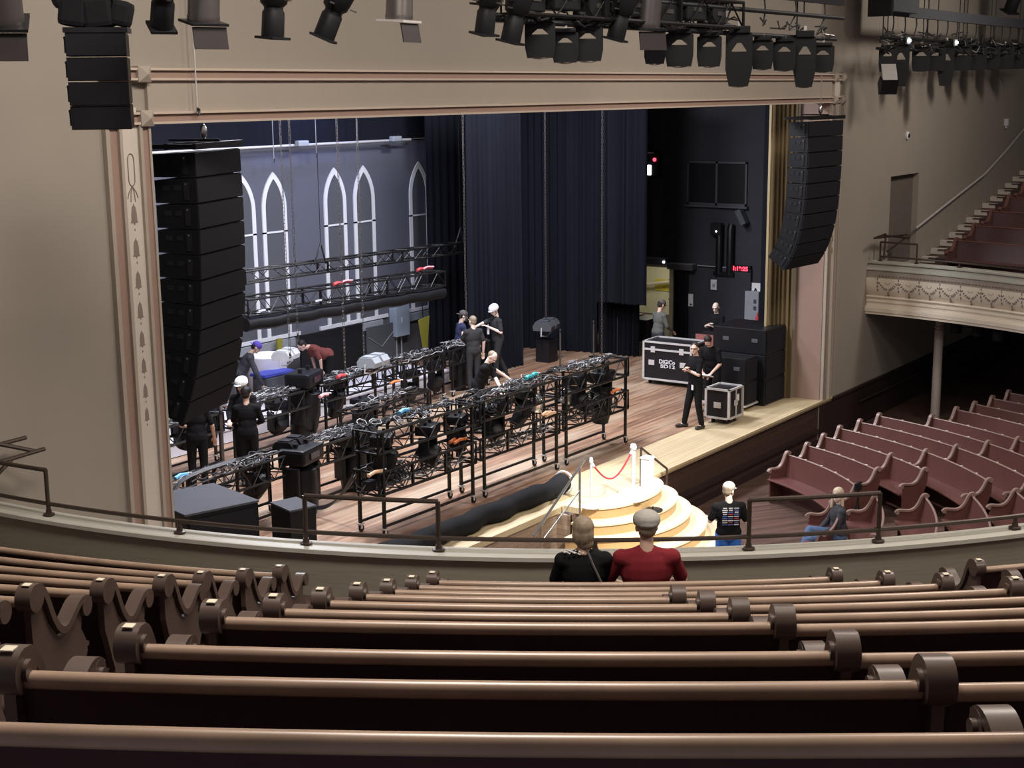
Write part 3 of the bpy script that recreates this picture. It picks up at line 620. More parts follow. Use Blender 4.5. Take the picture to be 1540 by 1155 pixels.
# ================================================================ HANGING LINE ARRAYS
def array(label, corner, yaw, n, bw, bd, bh, curve, frame=True, cat='speaker'):
    # corner: top edge where the side and the grille meet; local x along the front, -y is the front
    t = thing('line_array', label, cat, corner, yaw); pos = Vector((0, 0, 0)); ang = 0
    if frame:
        f = MB(); f.b2(-.02, bw+.02, -.05, -.01, .03, .10); f.b2(-.02, bw+.02, bd*.6, bd*.6+.04, .03, .10); f.bar((0, -.03, .065), (0, bd+.1, .065), .05); f.bar((bw, -.03, .065), (bw, bd+.1, .065), .05); f.build('rigging_frame', 'blackmetal', t)
        MB().bar((bw/2, -.05, .12), (bw/2, bd+.1, .12), .025).build('spreader_bar', 'blackmetal', t)
        MB().tube([(bw/2, bd*.3, .10), (bw/2, bd*.3, .9)], .012, 6).build('sling', 'chrome', t); 
        MB().ell((bw/2, bd*.3, .22), (.06, .04, .09)).build('shackle', 'chrome', t)
    for i in range(n):
        ang = R(curve[i]); q = Matrix.Rotation(ang, 3, 'X'); 
        b = MB(); tp = bh*.05
        prof = [(0, 0), (bd, -tp), (bd, -bh+tp), (0, -bh)]   # (y, z)
        vs = [Vector((x, y, z)) for x in (0, bw) for y, z in prof]; vs = [q @ v + pos for v in vs]
        b.add(vs, [(0, 1, 2, 3), (7, 6, 5, 4), (0, 4, 5, 1), (1, 5, 6, 2), (2, 6, 7, 3), (3, 7, 4, 0)])
        o = b.build('cabinet', 'blackgloss', t)
        g = MB(); g.box(pos+q@Vector((bw/2, -.012, -bh/2)), (bw*.985, .02, bh*.93), mtx=q); g.build('grille', 'grille', o)
        for yy in (.45, .72): MB().box(pos+q@Vector((-.004, bd*yy, -bh*.36)), (.012, bd*.16, bh*.2), mtx=q).build('handle', 'alu' if yy > .5 and bw < .9 else 'blackmetal', o)
        MB().box(pos+q@Vector((-.006, bd*.22, -bh*.5)), (.02, bd*.12, bh*.7), mtx=q).build('rigging_plate', 'blackmetal', o)
        MB().box(pos+q@Vector((-.010, bd*.22, -bh*.22)), (.02, .02, .02), mtx=q).build('pin', 'chrome', o)
        pos = pos+q@Vector((0, 0, -bh-.008))
    return t
cl = onY(290, 229, 12.75); array('tall curved black line array hanging just inside the left of the stage opening', cl, R(22), 11, 1.28, .52, .295, [-1, -1, 0, 1, 2, 3, 5, 8, 12, 17, 22])
crr = onY(1216, 183, 11.55); array('curved black line array hanging in front of the right pilaster', crr, R(-4), 10, 1.45, .42, .295, [0, 0, 1, 2, 3, 5, 9, 15, 23, 33])
fl = onY(97, 49, 9.6); array('small four-box black line array hanging high at the left in front of the wall', fl, R(-46), 4, .47, .22, .185, [-2, 0, 3, 6], frame=False)
t = thing('rigging_head', 'black rigging frame and bundled cloth on top of the small left line array', 'rigging', fl, R(-46))
MB().box((.24, .12, .02), (.5, .3, .04)).build('plate', 'blackmetal', t)
for i, (x, z, w_, h_, r_) in enumerate(((.07, .18, .22, .26, 8), (.26, .16, .24, .24, -6), (.44, .15, .16, .2, 14), (.0, .30, .20, .18, -20), (.24, .36, .44, .16, 4))): MB().box((x, .12, z), (w_, .26, h_), mtx=Matrix.Rotation(R(r_), 3, 'Y'), bev=.04).build('bundle', 'cloth', t)
MB().tube([(.3, .1, .4), (.3, .1, 1.2)], .02, 6).build('hanger', 'blackmetal', t)
# drops and chains
def chain(label, u, v0, v1, y, r=.012, mt_='lamp_silver', links=True, z0=None, z1=None, group='hoist chains above the stage'):
    a = onY(u, v0, y); b = onY(u, v1, y); zt = z0 if z0 else 8.98; zb = z1 if z1 is not None else b.z; x = b.x
    t = thing('hoist_chain', label, 'chain', (x, y, zb), group=group); m_ = MB()
    if links:
        n = int((zt-zb)/.075); 
        for i in range(n):
            c = Vector((0, 0, i*.075)); w = .018; k = .042
            pts = [(w, k), (w, -k), (-w, -k), (-w, k), (w, k)]
            m_.tube([c+(Vector((p, 0, q)) if i % 2 else Vector((0, p, q))) for p, q in pts], .0075, 4, cap=False)
    else: m_.tube([(0, 0, 0), (0, 0, zt-zb)], r, 6)
    m_.build('links' if links else 'cable', mt_, t); MB().tube([(0, 0, -.02), (0, 0, .02), (.03, 0, .0), (.02, 0, -.05), (-.01, 0, -.06)], .012, 6).build('hook', 'blackmetal', t)
for i, (u, v0, v1, y, lab) in enumerate(((448, 180, 505, 18.9, 'bright hoist chain left of the first window pair, reaching the rear truss'), (436, 180, 534, 19.5, 'dim hoist chain just left of the bright one by the first window pair'), (519, 180, 553, 19.2, 'hoist chain falling past the left lancet of the middle window pair'), (548, 180, 545, 19.6, 'hoist chain falling past the right lancet of the middle window pair'), (701, 175, 480, 19.4, 'hoist chain in front of the dark curtain by the man in a cap'), (821, 170, 474, 19.7, 'hoist chain hanging over the light on its black pedestal'), (905, 170, 530, 17.5, 'hoist chain hanging before the right curtain to the truss end'))):
    chain(lab, u, v0, v1, y)
for u, v0, v1, y, lab in ((412, 190, 240, 22.8, 'thin grey cable in front of the dark strip above the left windows'), (476, 183, 232, 22.8, 'thin grey cable hanging above the middle windows'), (537, 180, 222, 22.8, 'thin grey cable hanging between the middle window pair and the pipe')): chain(lab, u, v0, v1, y, .010, 'cablelt', False, group='thin cables above the upstage pipe')
chain('thin pale cable running down the header to the left line array', 297, 40, 165, YW-.15, .008, 'alu', False, z0=8.6, group='array cables')
# pipe along the top of the upstage wall
a, b_ = onY(357, 221, 22.9), onY(606, 209.5, 22.9); a.z = b_.z = 5.56; t = thing('batten_pipe', 'long grey pipe along the top edge of the grey window wall', 'pipe', a)
MB().tube([a+Vector((-6, 0, 0)), b_+Vector((.3, 0, 0))], .03, 8).build('pipe', 'alu', t, shift=a)
for u in (454, 595):
    p = onY(u, 213, 22.8); p.z = 5.6; b = MB(); b.box(p, (.34, .14, .13), bev=.03); b.build('clamp_motor', 'grey', t, shift=a)
# ================================================================ CURTAINS
def drape(label, p0, p1, z0, z1, amp=.07, pl=.16, mt_='curtain', nm='curtain', group=None, hem=0):
    p0, p1 = Vector(p0), Vector(p1); L_ = (p1-p0).length; n = int(L_/pl*6); d = (p1-p0).normalized(); q = Vector((-d.y, d.x, 0)); rnd = random.Random(int(L_*100))
    ph = 0; off = []
    for i in range(n+1): ph += 2*PI/6*(.7+.6*rnd.random()); off.append(amp*math.sin(ph)*(.5+.8*rnd.random())+amp*.6*math.sin(i*.13))
    vs = []; rows = 5
    for j in range(rows+1):
        z = z0+(z1-z0)*j/rows; k = 1-.35*j/rows
        for i in range(n+1):
            s_ = p0+d*(L_*i/n)+q*off[i]*k; vs.append(Vector((s_.x, s_.y, z+(hem*rnd.random() if j == 0 else 0))))
    W_ = n+1; m_ = len(vs); back = [v+q*.03 for v in vs]
    fs = [(j*W_+i, j*W_+i+1, (j+1)*W_+i+1, (j+1)*W_+i) for j in range(rows) for i in range(n)]
    f2 = [tuple(m_+x for x in f[::-1]) for f in fs]
    e = [(j*W_, (j+1)*W_, m_+(j+1)*W_, m_+j*W_) for j in range(rows)]+[(j*W_+n, m_+j*W_+n, m_+(j+1)*W_+n, (j+1)*W_+n) for j in range(rows)]
    c = (p0+p1)/2; c.z = z0; t = thing(nm, label, 'curtain', c, group=group); MB().add(vs+back, fs+f2+e, True).build('drape', mt_, t, shift=c)
    MB().tube([p0+Vector((0, 0, z1)), p1+Vector((0, 0, z1))], .03, 6).build('pipe', 'blackmetal', t, shift=c)
    return t
drape('tall pleated dark curtain behind the man in the white helmet', (26.3, 20.0, 0), (28.42, 20.0, 0), .02, 7.2)
drape('plain dark drape filling the gap right of the last window', (27.5, 22.2, 0), (30.2, 22.2, 0), .02, 7.2, amp=.03, pl=.3)
drape('broad dark curtain hanging to the floor behind the pedestal light', (30.3, 21.9, 0), (30.75, 19.3, 0), .02, 7.2, amp=.06, pl=.22)
drape('heavy dark curtain legs at the right wing reaching the floor', (30.75, 19.25, 0), (30.9, 18.1, 0), .02, 7.2, amp=.08, pl=.14)
t = drape('shorter dark pleated curtain ending above the doorway at the right wing', (30.2, 19.0, 0), (30.2, 17.52, 0), 1.45, 7.2, amp=.07, pl=.18, hem=.04)
drape('black leg curtain just inside the gold curtain at stage right', onY(1174, 300, 13.5)*Vector((1, 1, 0)), onY(1152, 300, 14.6)*Vector((1, 1, 0)), .02, 7.2, amp=.06, pl=.2)
drape('folded gold house curtain behind the right pilaster', (27.95, 13.15, 0), (28.45, 12.80, 0), .02, 6.9, amp=.05, pl=.1, mt_='gold', nm='gold_curtain')
t = thing('curtain_track_post', 'pale gold vertical edge strip beside the gold curtain', 'post', (27.85, 13.15, 0)); MB().box((0, 0, 3.4), (.05, .05, 6.8)).build('strip', mat('pale_gold', (.36, .28, .15), .6), t); MB().box((0, 0, .02), (.14, .14, .04)).build('foot', 'gold', t)
# ================================================================ TRUSSES
def lattice(P0, P1, n):   # one continuous zigzag between two parallel lines
    a0, a1 = P0; b0, b1 = P1; pts = []
    for i in range(n+1):
        t_ = i/n; pts.append(a0.lerp(a1, t_) if i % 2 == 0 else b0.lerp(b1, t_))
    return pts
def truss_box(t, L0, A, B, w, h, n, mt_='truss', r=.024, side=None):
    # A,B: centre-line ends at the bottom; w across, h high
    d = (B-A).normalized(); q = Vector((-d.y, d.x, 0))*(w/2); u = Vector((0, 0, h))
    c = [(A-q, B-q), (A+q, B+q), (A-q+u, B-q+u), (A+q+u, B+q+u)]
    for a, b_ in c: MB().tube([a, b_], r, 6).build('chord', mt_, t, shift=L0)
    for i, j, k in ((0, 2, n), (1, 3, n), (2, 3, n), (0, 1, n)): MB().tube(lattice(c[i], c[j], k), r*.5, 5).build('lacing', mt_, t, shift=L0)
    for e in (0, 1): MB().tube([c[0][e], c[1][e], c[3][e], c[2][e], c[0][e]], r*.9, 5).build('end_frame', mt_, t, shift=L0)
    for fr in (.33, .67):
        for i, j in ((0, 2), (1, 3)): MB().bar(c[i][0].lerp(c[i][1], fr), c[j][0].lerp(c[j][1], fr), .04).build('upright', mt_, t, shift=L0)
def caster(p, t, L0, leg):
    b = MB(); b.box(p+Vector((0, 0, .135)), (.09, .09, .02)); b.box(p+Vector((0, .028, .1)), (.04, .008, .09)); b.box(p+Vector((0, -.028, .1)), (.04, .008, .09)); b.build('caster_fork', 'alu', leg, shift=L0)
    MB().lathe([(.03, -.018), (.052, -.016), (.055, 0), (.052, .016), (.03, .018)], p+Vector((.02, 0, .055)), RX, 16).build('wheel', 'blackgloss', leg, shift=L0)
def prerig(label, A, B, levels, w=.50, n=8, legs=True, group=None, wrng=None):
    A, B = Vector(A), Vector(B); L0 = (A+B)/2; L0.z = 0; t = thing('truss_section', label, 'truss', L0, group=group)
    for z, h in levels: truss_box(t, L0, A+Vector((0, 0, z)), B+Vector((0, 0, z)), w, h, n)
    d = (B-A).normalized(); q = Vector((-d.y, d.x, 0))*(w/2); top = levels[-1][0]+levels[-1][1]
    if legs:
        for e in (A+d*.10, B-d*.10):
            for s_ in (-1, 1):
                p = e+q*s_; lg = MB().bar(p+Vector((0, 0, .14)), p+Vector((0, 0, top)), .045).build('leg', 'truss', t, shift=L0); caster(p, t, L0, lg)
        for s_ in (-1, 1): MB().bar(A+q*s_+d*.1+Vector((0, 0, .17)), B+q*s_-d*.1+Vector((0, 0, .17)), .035).build('base_rail', 'truss', t, shift=L0)
    return t
def cables(label, A, B, z, w, n, seed, col='cable', lumps=True):
    A, B = Vector(A), Vector(B); rnd = random.Random(seed); d = (B-A); L_ = d.length; d.normalize(); q = Vector((-d.y, d.x, 0)); L0 = (A+B)/2; L0.z = z
    t = thing('cable_bundle', label, 'cables', L0); m_ = MB(); m2 = MB()
    for k in range(n):
        a = rnd.random()*.6 if k > 3 else 0; b_ = 1-rnd.random()*.5 if k > 3 else 1; o = (rnd.random()-.5)*w; pts = []; nn = 14+int(L_*3)
        for i in range(nn):
            f = a+(b_-a)*i/(nn-1); o += (rnd.random()-.5)*.12; o = max(-w/2, min(w/2, o)); pts.append(A+d*(L_*f)+q*o+Vector((0, 0, z+.01+rnd.random()*.075)))
        (m2 if k % 4 == 1 else m_).tube(smooth3(pts), .008+.005*rnd.random(), 5)
    for k in range(int(L_*3.5) if lumps else 0):   # coiled loops on the trusses
        c = A+d*(L_*rnd.random())+q*((rnd.random()-.5)*w)+Vector((0, 0, z+.04+.05*rnd.random())); rr = .06+.07*rnd.random(); tl_ = (rnd.random()-.5)
        (m2 if k % 3 == 0 else m_).tube([c+Vector((rr*math.cos(x), rr*math.sin(x)*.8, rr*tl_*math.sin(x)+.03*rnd.random())) for x in [2*PI*i_/10 for i_ in range(13)]], .009, 5)
    a_ = m_.build('black_cables', col, t, shift=L0); a_['kind'] = 'stuff'
    if m2.v: b__ = m2.build('grey_cables', 'cablelt', t, shift=L0); b__['kind'] = 'stuff'
    return t
def smooth3(P):
    P = [Vector(p) for p in P]
    Q = [P[0]]
    for i in range(len(P)-1): Q += [P[i].lerp(P[i+1], .25), P[i].lerp(P[i+1], .75)]
    return Q+[P[-1]]
GT = 'wheeled black truss sections in the front row'
fx = [(15.7, 18.12), (18.28, 20.62), (20.78, 23.02)]
nm = ['leftmost', 'middle', 'rightmost']
for i, (a, b_) in enumerate(fx): prerig('two-tier black lighting truss on casters in the front row, %s of three' % nm[i], (a, 14.0, 0), (b_, 13.97, 0), [(.68, .35), (1.33, .33)], group=GT)
for i, (a, b_) in enumerate(((13.95, 15.9), (16.0, 17.9))): prerig(('low black truss on casters behind the large covered speaker', 'low black truss on casters holding the two tall moving lights')[i], (a, 15.9, 0), (b_, 15.95, 0), [(.72, .32)], group='low black truss sections in the middle row')
bx = [(14.9, 17.3), (17.45, 19.85), (20.0, 22.4), (22.55, 24.2), (24.35, 26.0)]
bl = ['behind the left line array', 'beside the man in the backwards black cap', 'below the middle window pair', 'left of the leaning stagehand', 'where the three talking stagehands stand']
for i, (a, b_) in enumerate(bx): prerig('rear row black truss on casters, '+bl[i], (a, 19.0+.1*i, 0), (b_, 19.1+.1*i, 0), [(.72, .33)], group='black truss sections in the rear row')
prerig('low black truss with an orange-taped end between the middle and rear rows', (19.6, 17.9, 0), (22.1, 18.15, 0), [(.42, .30)], n=7)
for i, (a, b_) in enumerate(fx):
    cables('tangle of black cables on the upper tier of the front truss, %s section' % nm[i], (a+.1, 14.0, 0), (b_-.1, 13.97, 0), 1.66, .46, 16, i)
    cables('black cables lying in the lower tier of the front truss, %s section' % nm[i], (a+.1, 14.0, 0), (b_-.1, 13.97, 0), .72, .4, 7, 10+i)
cables('sweeping black cables on the low truss behind the covered speaker', (13.3, 15.75, 0), (15.9, 15.95, 0), 1.05, .5, 12, 20, lumps=False)
cables('knotted black and blue-lit cables on the low truss with tall moving lights', (15.9, 15.9, 0), (17.85, 15.95, 0), 1.05, .46, 14, 21)
for i, (a, b_) in enumerate(bx): cables('pile of cables on the rear truss '+bl[i], (a+.05, 19.0+.1*i, 0), (b_-.05, 19.1+.1*i, 0), 1.06, .55, 16, 30+i)
cables('cables on the low orange-taped truss', (19.7, 17.9, 0), (22.0, 18.15, 0), .73, .4, 8, 50)
for lab, x, z, sd in (('dense heap of black cables hanging in the left end of the front truss lower tier', 16.1, .72, 61), ('dense heap of black cables hanging below the middle of the front truss upper tier', 18.9, 1.30, 62), ('dense heap of black cables inside the right end of the front truss lower tier', 22.3, .72, 63)):
    t = thing('cable_heap', lab, 'cables', (x, 14, z)); rr_ = random.Random(sd); m_ = MB()
    for k in range(26):
        c = Vector(((rr_.random()-.5)*1.1, (rr_.random()-.5)*.36, .05+rr_.random()*.26)); a = rr_.random()*.12+.05
        m_.tube([c+Vector((a*1.4*math.cos(q), .06*math.sin(q*1.3+k), a*math.sin(q))) for q in [2*PI*i_/9 for i_ in range(11)]], .012, 5)
    a_ = m_.build('coiled_cables', 'cable', t); a_['kind'] = 'stuff'
    for k in range(4): MB().box((-.45+.3*k, (k % 2-.5)*.2, .12), (.18, .12, .16), bev=.01).build('junction_box', 'case', t)
t = thing('hanging_cable_loop', 'loop of black cable sagging between the middle and front trusses', 'cable', (16.2, 15, 0))
for k in range(4):
    a, b_ = onY(463, 760, 15.6), onY(540, 745, 14.3); P = [a.lerp(b_, i/12)-Vector((0, 0, (.20+.03*k)*math.sin(PI*i/12)))+Vector((0, .03*k, .35*(i/12))) for i in range(13)]; MB().tube(P, .011, 5).build('cable', 'cable', t, shift=t.location)
t = thing('hanging_cable_loop', 'thick black cable arching over the left end of the middle truss', 'cable', (13.6, 15.8, 0))
for k in range(3): MB().tube(smooth3([Vector(p)+Vector((.04*k, .05*k, 0)) for p in ((13.2, 15.6, .3), (13.22, 15.62, .8), (13.4, 15.7, 1.08), (13.9, 15.8, 1.14), (14.8, 15.9, 1.12))]), .018, 6).build('cable', 'cable', t, shift=t.location)
# rear flown trusses
for lab, A, B, h, w in (('upper flown black truss in front of the gothic windows', onY(362, 426, 21.0), onY(694, 379, 21.0), .24, .3), ('lower flown black truss in front of the gothic windows', onY(360, 475, 20.0), onY(657, 428, 20.0), .32, .5)):
    L0 = (A+B)/2; t = thing('flown_truss', lab, 'truss', L0); truss_box(t, L0, A, B, w, h, 22, r=.022)
    if 'lower' in lab:
        d = (B-A); P = [A+d*i/24+Vector((0, -.15, -.17+.015*math.sin(i*1.7))) for i in range(25)]; MB().tube(P, .14, 10).build('rolled_drape', 'black', t, shift=L0)
        for u, v in ((394, 467), (479, 452)): MB().box(onY(u, v, 19.7), (.18, .02, .035)).build('label_plate', 'white', t, shift=L0)
    else:
        for u, v, dv in ((482, 386, 20), (692, 362, 19)):
            p = onY(u, v-dv, 21.0); b = MB(); b.tube([onY(u-9, v+12, 21.0), p, onY(u+8, v+10, 21.0)], .022, 6); b.build('bridle', 'blackmetal', t, shift=L0); MB().tube([p, p+Vector((0, 0, 4))], .008, 5).build('steel_wire', 'blackmetal', t, shift=L0)
for lab, u, v, y, mt_, y2 in (('red and pink straps bundled on the lower flown truss near the middle windows', 514, 426, 19.9, 'redp', 0), ('red strap bundle on the right end of the lower flown truss', 638, 405, 19.9, 'redp', 0)):
    p = onY(u, v, y); t = thing('strap_bundle', lab, 'straps', p); MB().tube(smooth3([(-.25, 0, 0), (-.12, 0, .03), (0, .03, 0), (.12, 0, .035), (.28, 0, .01)]), .035, 6).build('strap', mt_, t); MB().tube(smooth3([(-.05, -.03, .02), (.1, -.02, .05), (.3, -.03, .03)]), .02, 6).build('sleeve', 'pinkp', t)
# small coloured fittings lying on the trusses
def strap(label, c, rz, mt_, n=1, L_=.34, r=.028, g=None):
    t = thing('round_sling', label, 'sling', c, rz, group=g)
    for k in range(n): MB().tube([(-L_/2, .09*k, 0), (0, .09*k+.01, .02), (L_/2, .09*k, .0)], r, 8).build('sleeve', mt_, t)
    MB().tube([(L_/2, 0, 0), (L_/2+.08, .03, .01), (L_/2+.12, .09*(n-1), 0)], .014, 6).build('loop', 'alu', t)
for lab, u, v, z, mt_, n in (('pale orange slings on the lower tier of the front truss, right of centre', 828, 623, 1.08, 'orangep', 2), ('orange slings on the lower tier of the front truss, centre', 692, 663, 1.08, 'orange', 2), ('orange sling on the right end of the front truss lower tier', 926, 588, 1.1, 'orange', 1), ('orange sling at the left end of the front truss lower tier', 564, 712, 1.08, 'orangep', 1), ('orange tape sling on the low truss before the rear row', 594, 575, .80, 'orange', 1)):
    strap(lab, onZ(u, v, z), R(5), mt_, n)
for lab, u, v, z, mt_ in (('left teal strap on the upper front truss', 795, 568, 1.76, 'teal'), ('right teal strap on the upper front truss', 804, 564, 1.77, 'teal'), ('light blue tape on the upper front truss cables', 607, 619, 1.76, 'cyan'), ('light blue taped cable end by the covered speaker', 272, 717, 1.12, 'cyan'), ('red plastic clips on the rear truss cables', 513, 566, 1.16, 'redp'), ('pink cloth scraps on the rear truss left of the grey box lights', 487, 595, 1.0, 'pinkp')):
    strap(lab, onZ(u, v, z), R(8), mt_, 1, .18 if 'teal' in lab else .26, .035)
# ================================================================ LIGHT FIXTURES
def moving_light(label, loc, yaw, tilt, kind='spot', group=None, sc=1.0):
    # origin at the hanging clamp; base on top, yoke, head below
    t = thing('moving_light', label, 'stage light', loc, yaw, group=group); t.scale = (sc,)*3
    MB().box((0, 0, -.09), (.40, .28, .15), bev=.03).build('base', 'blackgloss', t); MB().box((0, -.145, -.09), (.16, .012, .06)).build('display', 'lens', t)
    y = MB(); y.box((-.19, 0, -.36), (.05, .16, .36), bev=.015); y.build('yoke_arm', 'blackgloss', t); y = MB(); y.box((.19, 0, -.36), (.05, .16, .36), bev=.015); y.build('yoke_arm', 'blackgloss', t)
    q = Matrix.Rotation(R(tilt), 3, 'X'); c = Vector((0, 0, -.46))
    if kind == 'wash': prof = [(.06, .17), (.13, .15), (.155, .05), (.165, -.12), (.15, -.15)]
    else: prof = [(.08, .26), (.13, .24), (.15, .05), (.15, -.12), (.125, -.26), (.12, -.30)]
    h = MB().lathe(prof, c, q, 18).build('head', 'blackgloss', t); MB().lathe([(prof[-1][0]*.86, prof[-1][1]-.012), (prof[-1][0]*.5, prof[-1][1]-.02)], c, q, 18).build('lens', 'lens', h)
    for s_ in (-1, 1): MB().box((s_*.1, 0, .0), (.025, .04, .05)).build('clamp', 'blackmetal', t)
    return t
GM = 'moving lights hanging in the trusses'
ml = [('tall slanting moving light hanging under the front truss, leftmost', 575, 650, 14.0, 30, 20, 'spot', 1.2), ('round-headed moving light under the front truss, left of centre', 643, 636, 14.0, 200, 70, 'wash', 1.1), ('squat moving light beside the front truss uprights, near centre', 688, 622, 14.05, 20, 10, 'wash', 1.0), ('moving light with grey square face under the front truss, centre', 742, 606, 14.0, 180, 40, 'wash', 1.05), ('hooded moving light under the front truss, right of centre', 786, 585, 14.0, 60, 35, 'spot', .9),
      ('dark moving light under the front truss beside the silver cans', 868, 562, 14.0, 190, 65, 'wash', 1.05), ('large box-bodied moving light at the right end of the front truss', 905, 556, 14.0, 10, 5, 'spot', 1.35)]
protoS = moving_light(ml[0][0], onY(ml[0][1], ml[0][2], ml[0][3]), R(ml[0][4]), ml[0][5], 'spot', GM, ml[0][7])
protoW = moving_light(ml[1][0], onY(ml[1][1], ml[1][2], ml[1][3]), R(ml[1][4]), ml[1][5], 'wash', GM, ml[1][7])
for lab, u, v, y, yw, ti, kd, sc in ml[2:]: moving_light(lab, onY(u, v, y), R(yw), ti, kd, GM, sc)
ml2 = [('moving light tilted forward behind the large covered speaker', 385, 690, 15.9, 10, 40, 'spot', 1.0), ('tall moving light on the middle truss above the railing', 452, 668, 15.7, 15, 3, 'spot', 1.75), ('tall square-topped moving light on the middle truss beside the front truss', 530, 645, 15.95, -10, 4, 'spot', 1.55),
       ('moving light hanging in the rear truss behind the left line array', 278, 618, 19.2, 0, 20, 'wash', 1.1), ('boxy moving light in the rear truss left of the cap-wearing man', 312, 610, 19.2, 15, 0, 'spot', 1.0), ('round moving light in the rear truss right of the cap-wearing man', 417, 602, 19.3, 0, 60, 'wash', 1.05),
       ('large moving light with tall pale top in the rear truss under the chains', 457, 556, 19.2, 20, 10, 'spot', 1.9), ('moving light in the rear truss beside the pink scraps', 505, 572, 19.2, 5, 20, 'spot', 1.0), ('upright black moving light left of the orange-taped truss end', 548, 596, 18.3, 0, 0, 'spot', 1.3),
       ('black moving light over the white riser, left of two', 616, 556, 19.3, 0, 30, 'wash', 1.05), ('black moving light over the white riser, right of two', 655, 543, 19.3, 10, 30, 'wash', 1.05), ('dark moving light at the far end of the rear truss', 690, 528, 19.5, 0, 0, 'spot', 1.2)]
for lab, u, v, y, yw, ti, kd, sc in ml2: moving_light(lab, onY(u, v, y), R(yw), ti, kd, GM, sc)
def box_light(label, loc, yaw, sc, mt_='grey'):
    t = thing('strobe_light', label, 'stage light', loc, yaw); t.scale = (sc,)*3
    for s_ in (-1, 1):
        b = MB(); b.prism([(-.2, -.10), (.2, -.10), (.22, 0), (.15, .10), (-.15, .10), (-.22, 0)], .26, RX @ Matrix.Rotation(R(90), 3, 'Y') @ Matrix.Identity(3), (s_*.17, 0, .12)); b.build('housing', mt_, t)
        MB().box((s_*.17, 0, .235), (.20, .24, .02)).build('lid', mt_, t)
    MB().tube([(-.34, 0, .1), (-.36, 0, -.08), (0, 0, -.14), (.36, 0, -.08), (.34, 0, .1)], .016, 6).build('yoke', 'alu', t)
box_light('pair of grey box lights on top of the rear truss below the middle windows', onY(562, 551, 18.9), R(10), 1.0)
box_light('white-topped box lights by the bending stagehand', onZ(430, 541, 1.16), R(20), .95, 'white')
box_light('dark folded box light on the middle truss above the railing', onY(437, 677, 15.9), R(15), .85, 'case')
q = Vector((29.15, 19.78, 0)); t = thing('pedestal', 'black square pedestal standing alone before the dark curtain', 'pedestal', q); MB().box((0, 0, .27), (.40, .40, .54), bev=.01).build('body', 'case', t); MB().box((0, 0, .55), (.42, .42, .03)).build('lid', 'case', t)
box_light('grey double box light on the black pedestal before the dark curtain', q+Vector((0, 0, .80)), R(15), 1.15, 'greytop')
for lab, u, v in (('left silver reflector can under the front truss', 806, 606), ('right silver reflector can under the front truss', 850, 594)):
    p = onY(u, v, 14.1); t = thing('par_can', lab, 'stage light', p); q = Matrix.Rotation(R(25), 3, 'X'); MB().lathe([(.05, .16), (.10, .13), (.15, -.02), (.17, -.10), (.16, -.10), (.13, 0)], (0, 0, 0), q, 20).build('can', 'chrome', t); MB().tube([(-.17, 0, 0), (-.17, 0, .22), (.17, 0, .22), (.17, 0, 0)], .012, 6).build('yoke', 'blackmetal', t)
def pole(label, p, h, g='slim upright poles standing on stage'):
    t = thing('upright_pole', label, 'pole', p, group=g); MB().lathe([(.13, 0), (.13, .015), (.03, .03)], seg=16).build('base', 'blackmetal', t); MB().lathe([(.024, .02), (.024, h)], seg=10).build('tube', 'lamp_silver', t); MB().lathe([(.036, h-.05), (.036, h+.01), (.02, h+.03)], seg=10).build('top_collar', 'blackmetal', t)
pole('slim pole standing just right of the pedestal light', (28.6, 19.0, 0), .95); pole('slim pole before the dark curtain, left of the pair near the door', (30.3, 19.1, 0), .92); pole('slim pole before the dark curtain, right of the pair near the door', (30.9, 18.75, 0), .96)
pole('tall slim pole beside the man whose head is hidden by the left array', onZ(338, 732, 0), 1.35)
# white riser behind the rear truss
t = thing('riser', 'long low white-skirted riser behind the rear row of trusses', 'riser', (20.5, 21, 0)); MB().b2(-6.5, 5.2, -.78, .6, .02, .26).build('skirt', 'whitevinyl', t); MB().b2(-6.52, 5.22, -.80, .62, .26, .30).build('deck', 'whitevinyl', t)
# ================================================================ FRONT-OF-HOUSE LIGHTING OVERHEAD
def clamp_pipe(label, x0, x1, y, z, r=.03, nm='pipe'):
    t = thing('lighting_pipe', label, 'pipe', ((x0+x1)/2, y, z)); MB().tube([(-(x1-x0)/2, 0, 0), ((x1-x0)/2, 0, 0)], r, 8).build(nm, 'blackmetal', t)
    for k in range(int((x1-x0)/2.4)+1): MB().tube([(-(x1-x0)/2+.3+2.4*k, 0, 0), (-(x1-x0)/2+.3+2.4*k, 0, 12.59-z)], .012, 5).build('steel_wire', 'blackmetal', t)
    return t
def ellipsoidal(label, p, yaw, tilt, group='ellipsoidal spotlights on the overhead pipe', sc=1.0):
    # p = lens end; body rises towards the clamp
    t = thing('spotlight', label, 'stage light', p, yaw, group=group); t.scale = (sc,)*3; q = Matrix.Rotation(R(tilt), 3, 'X')
    MB().lathe([(.085, 0), (.09, .02), (.088, .20), (.075, .22), (.075, .26)], mtx=q, seg=16).build('lens_tube', 'black', t)
    MB().lathe([(.075, .24), (.105, .27), (.12, .36), (.13, .44), (.12, .56), (.08, .64)], mtx=q, seg=16).build('reflector_housing', 'black', t)
    f = MB(); f.box(q@Vector((0, 0, .005)), (.20, .20, .02), mtx=q); o = f.build('colour_frame', 'blackmetal', t)
    for a in (0, 90, 180, 270):
        qq = q@Matrix.Rotation(R(a), 3, 'Z'); MB().box(qq@Vector((.15, 0, .30)), (.05, .035, .012), mtx=qq).build('shutter_handle', 'lamp_silver', t)
    MB().tube([q@Vector((-.15, 0, .36)), q@Vector((-.16, 0, .36))+Vector((0, -.02, .32)), q@Vector((.16, 0, .36))+Vector((0, -.02, .32)), q@Vector((.15, 0, .36))], .014, 5).build('yoke', 'blackmetal', t)
    return t
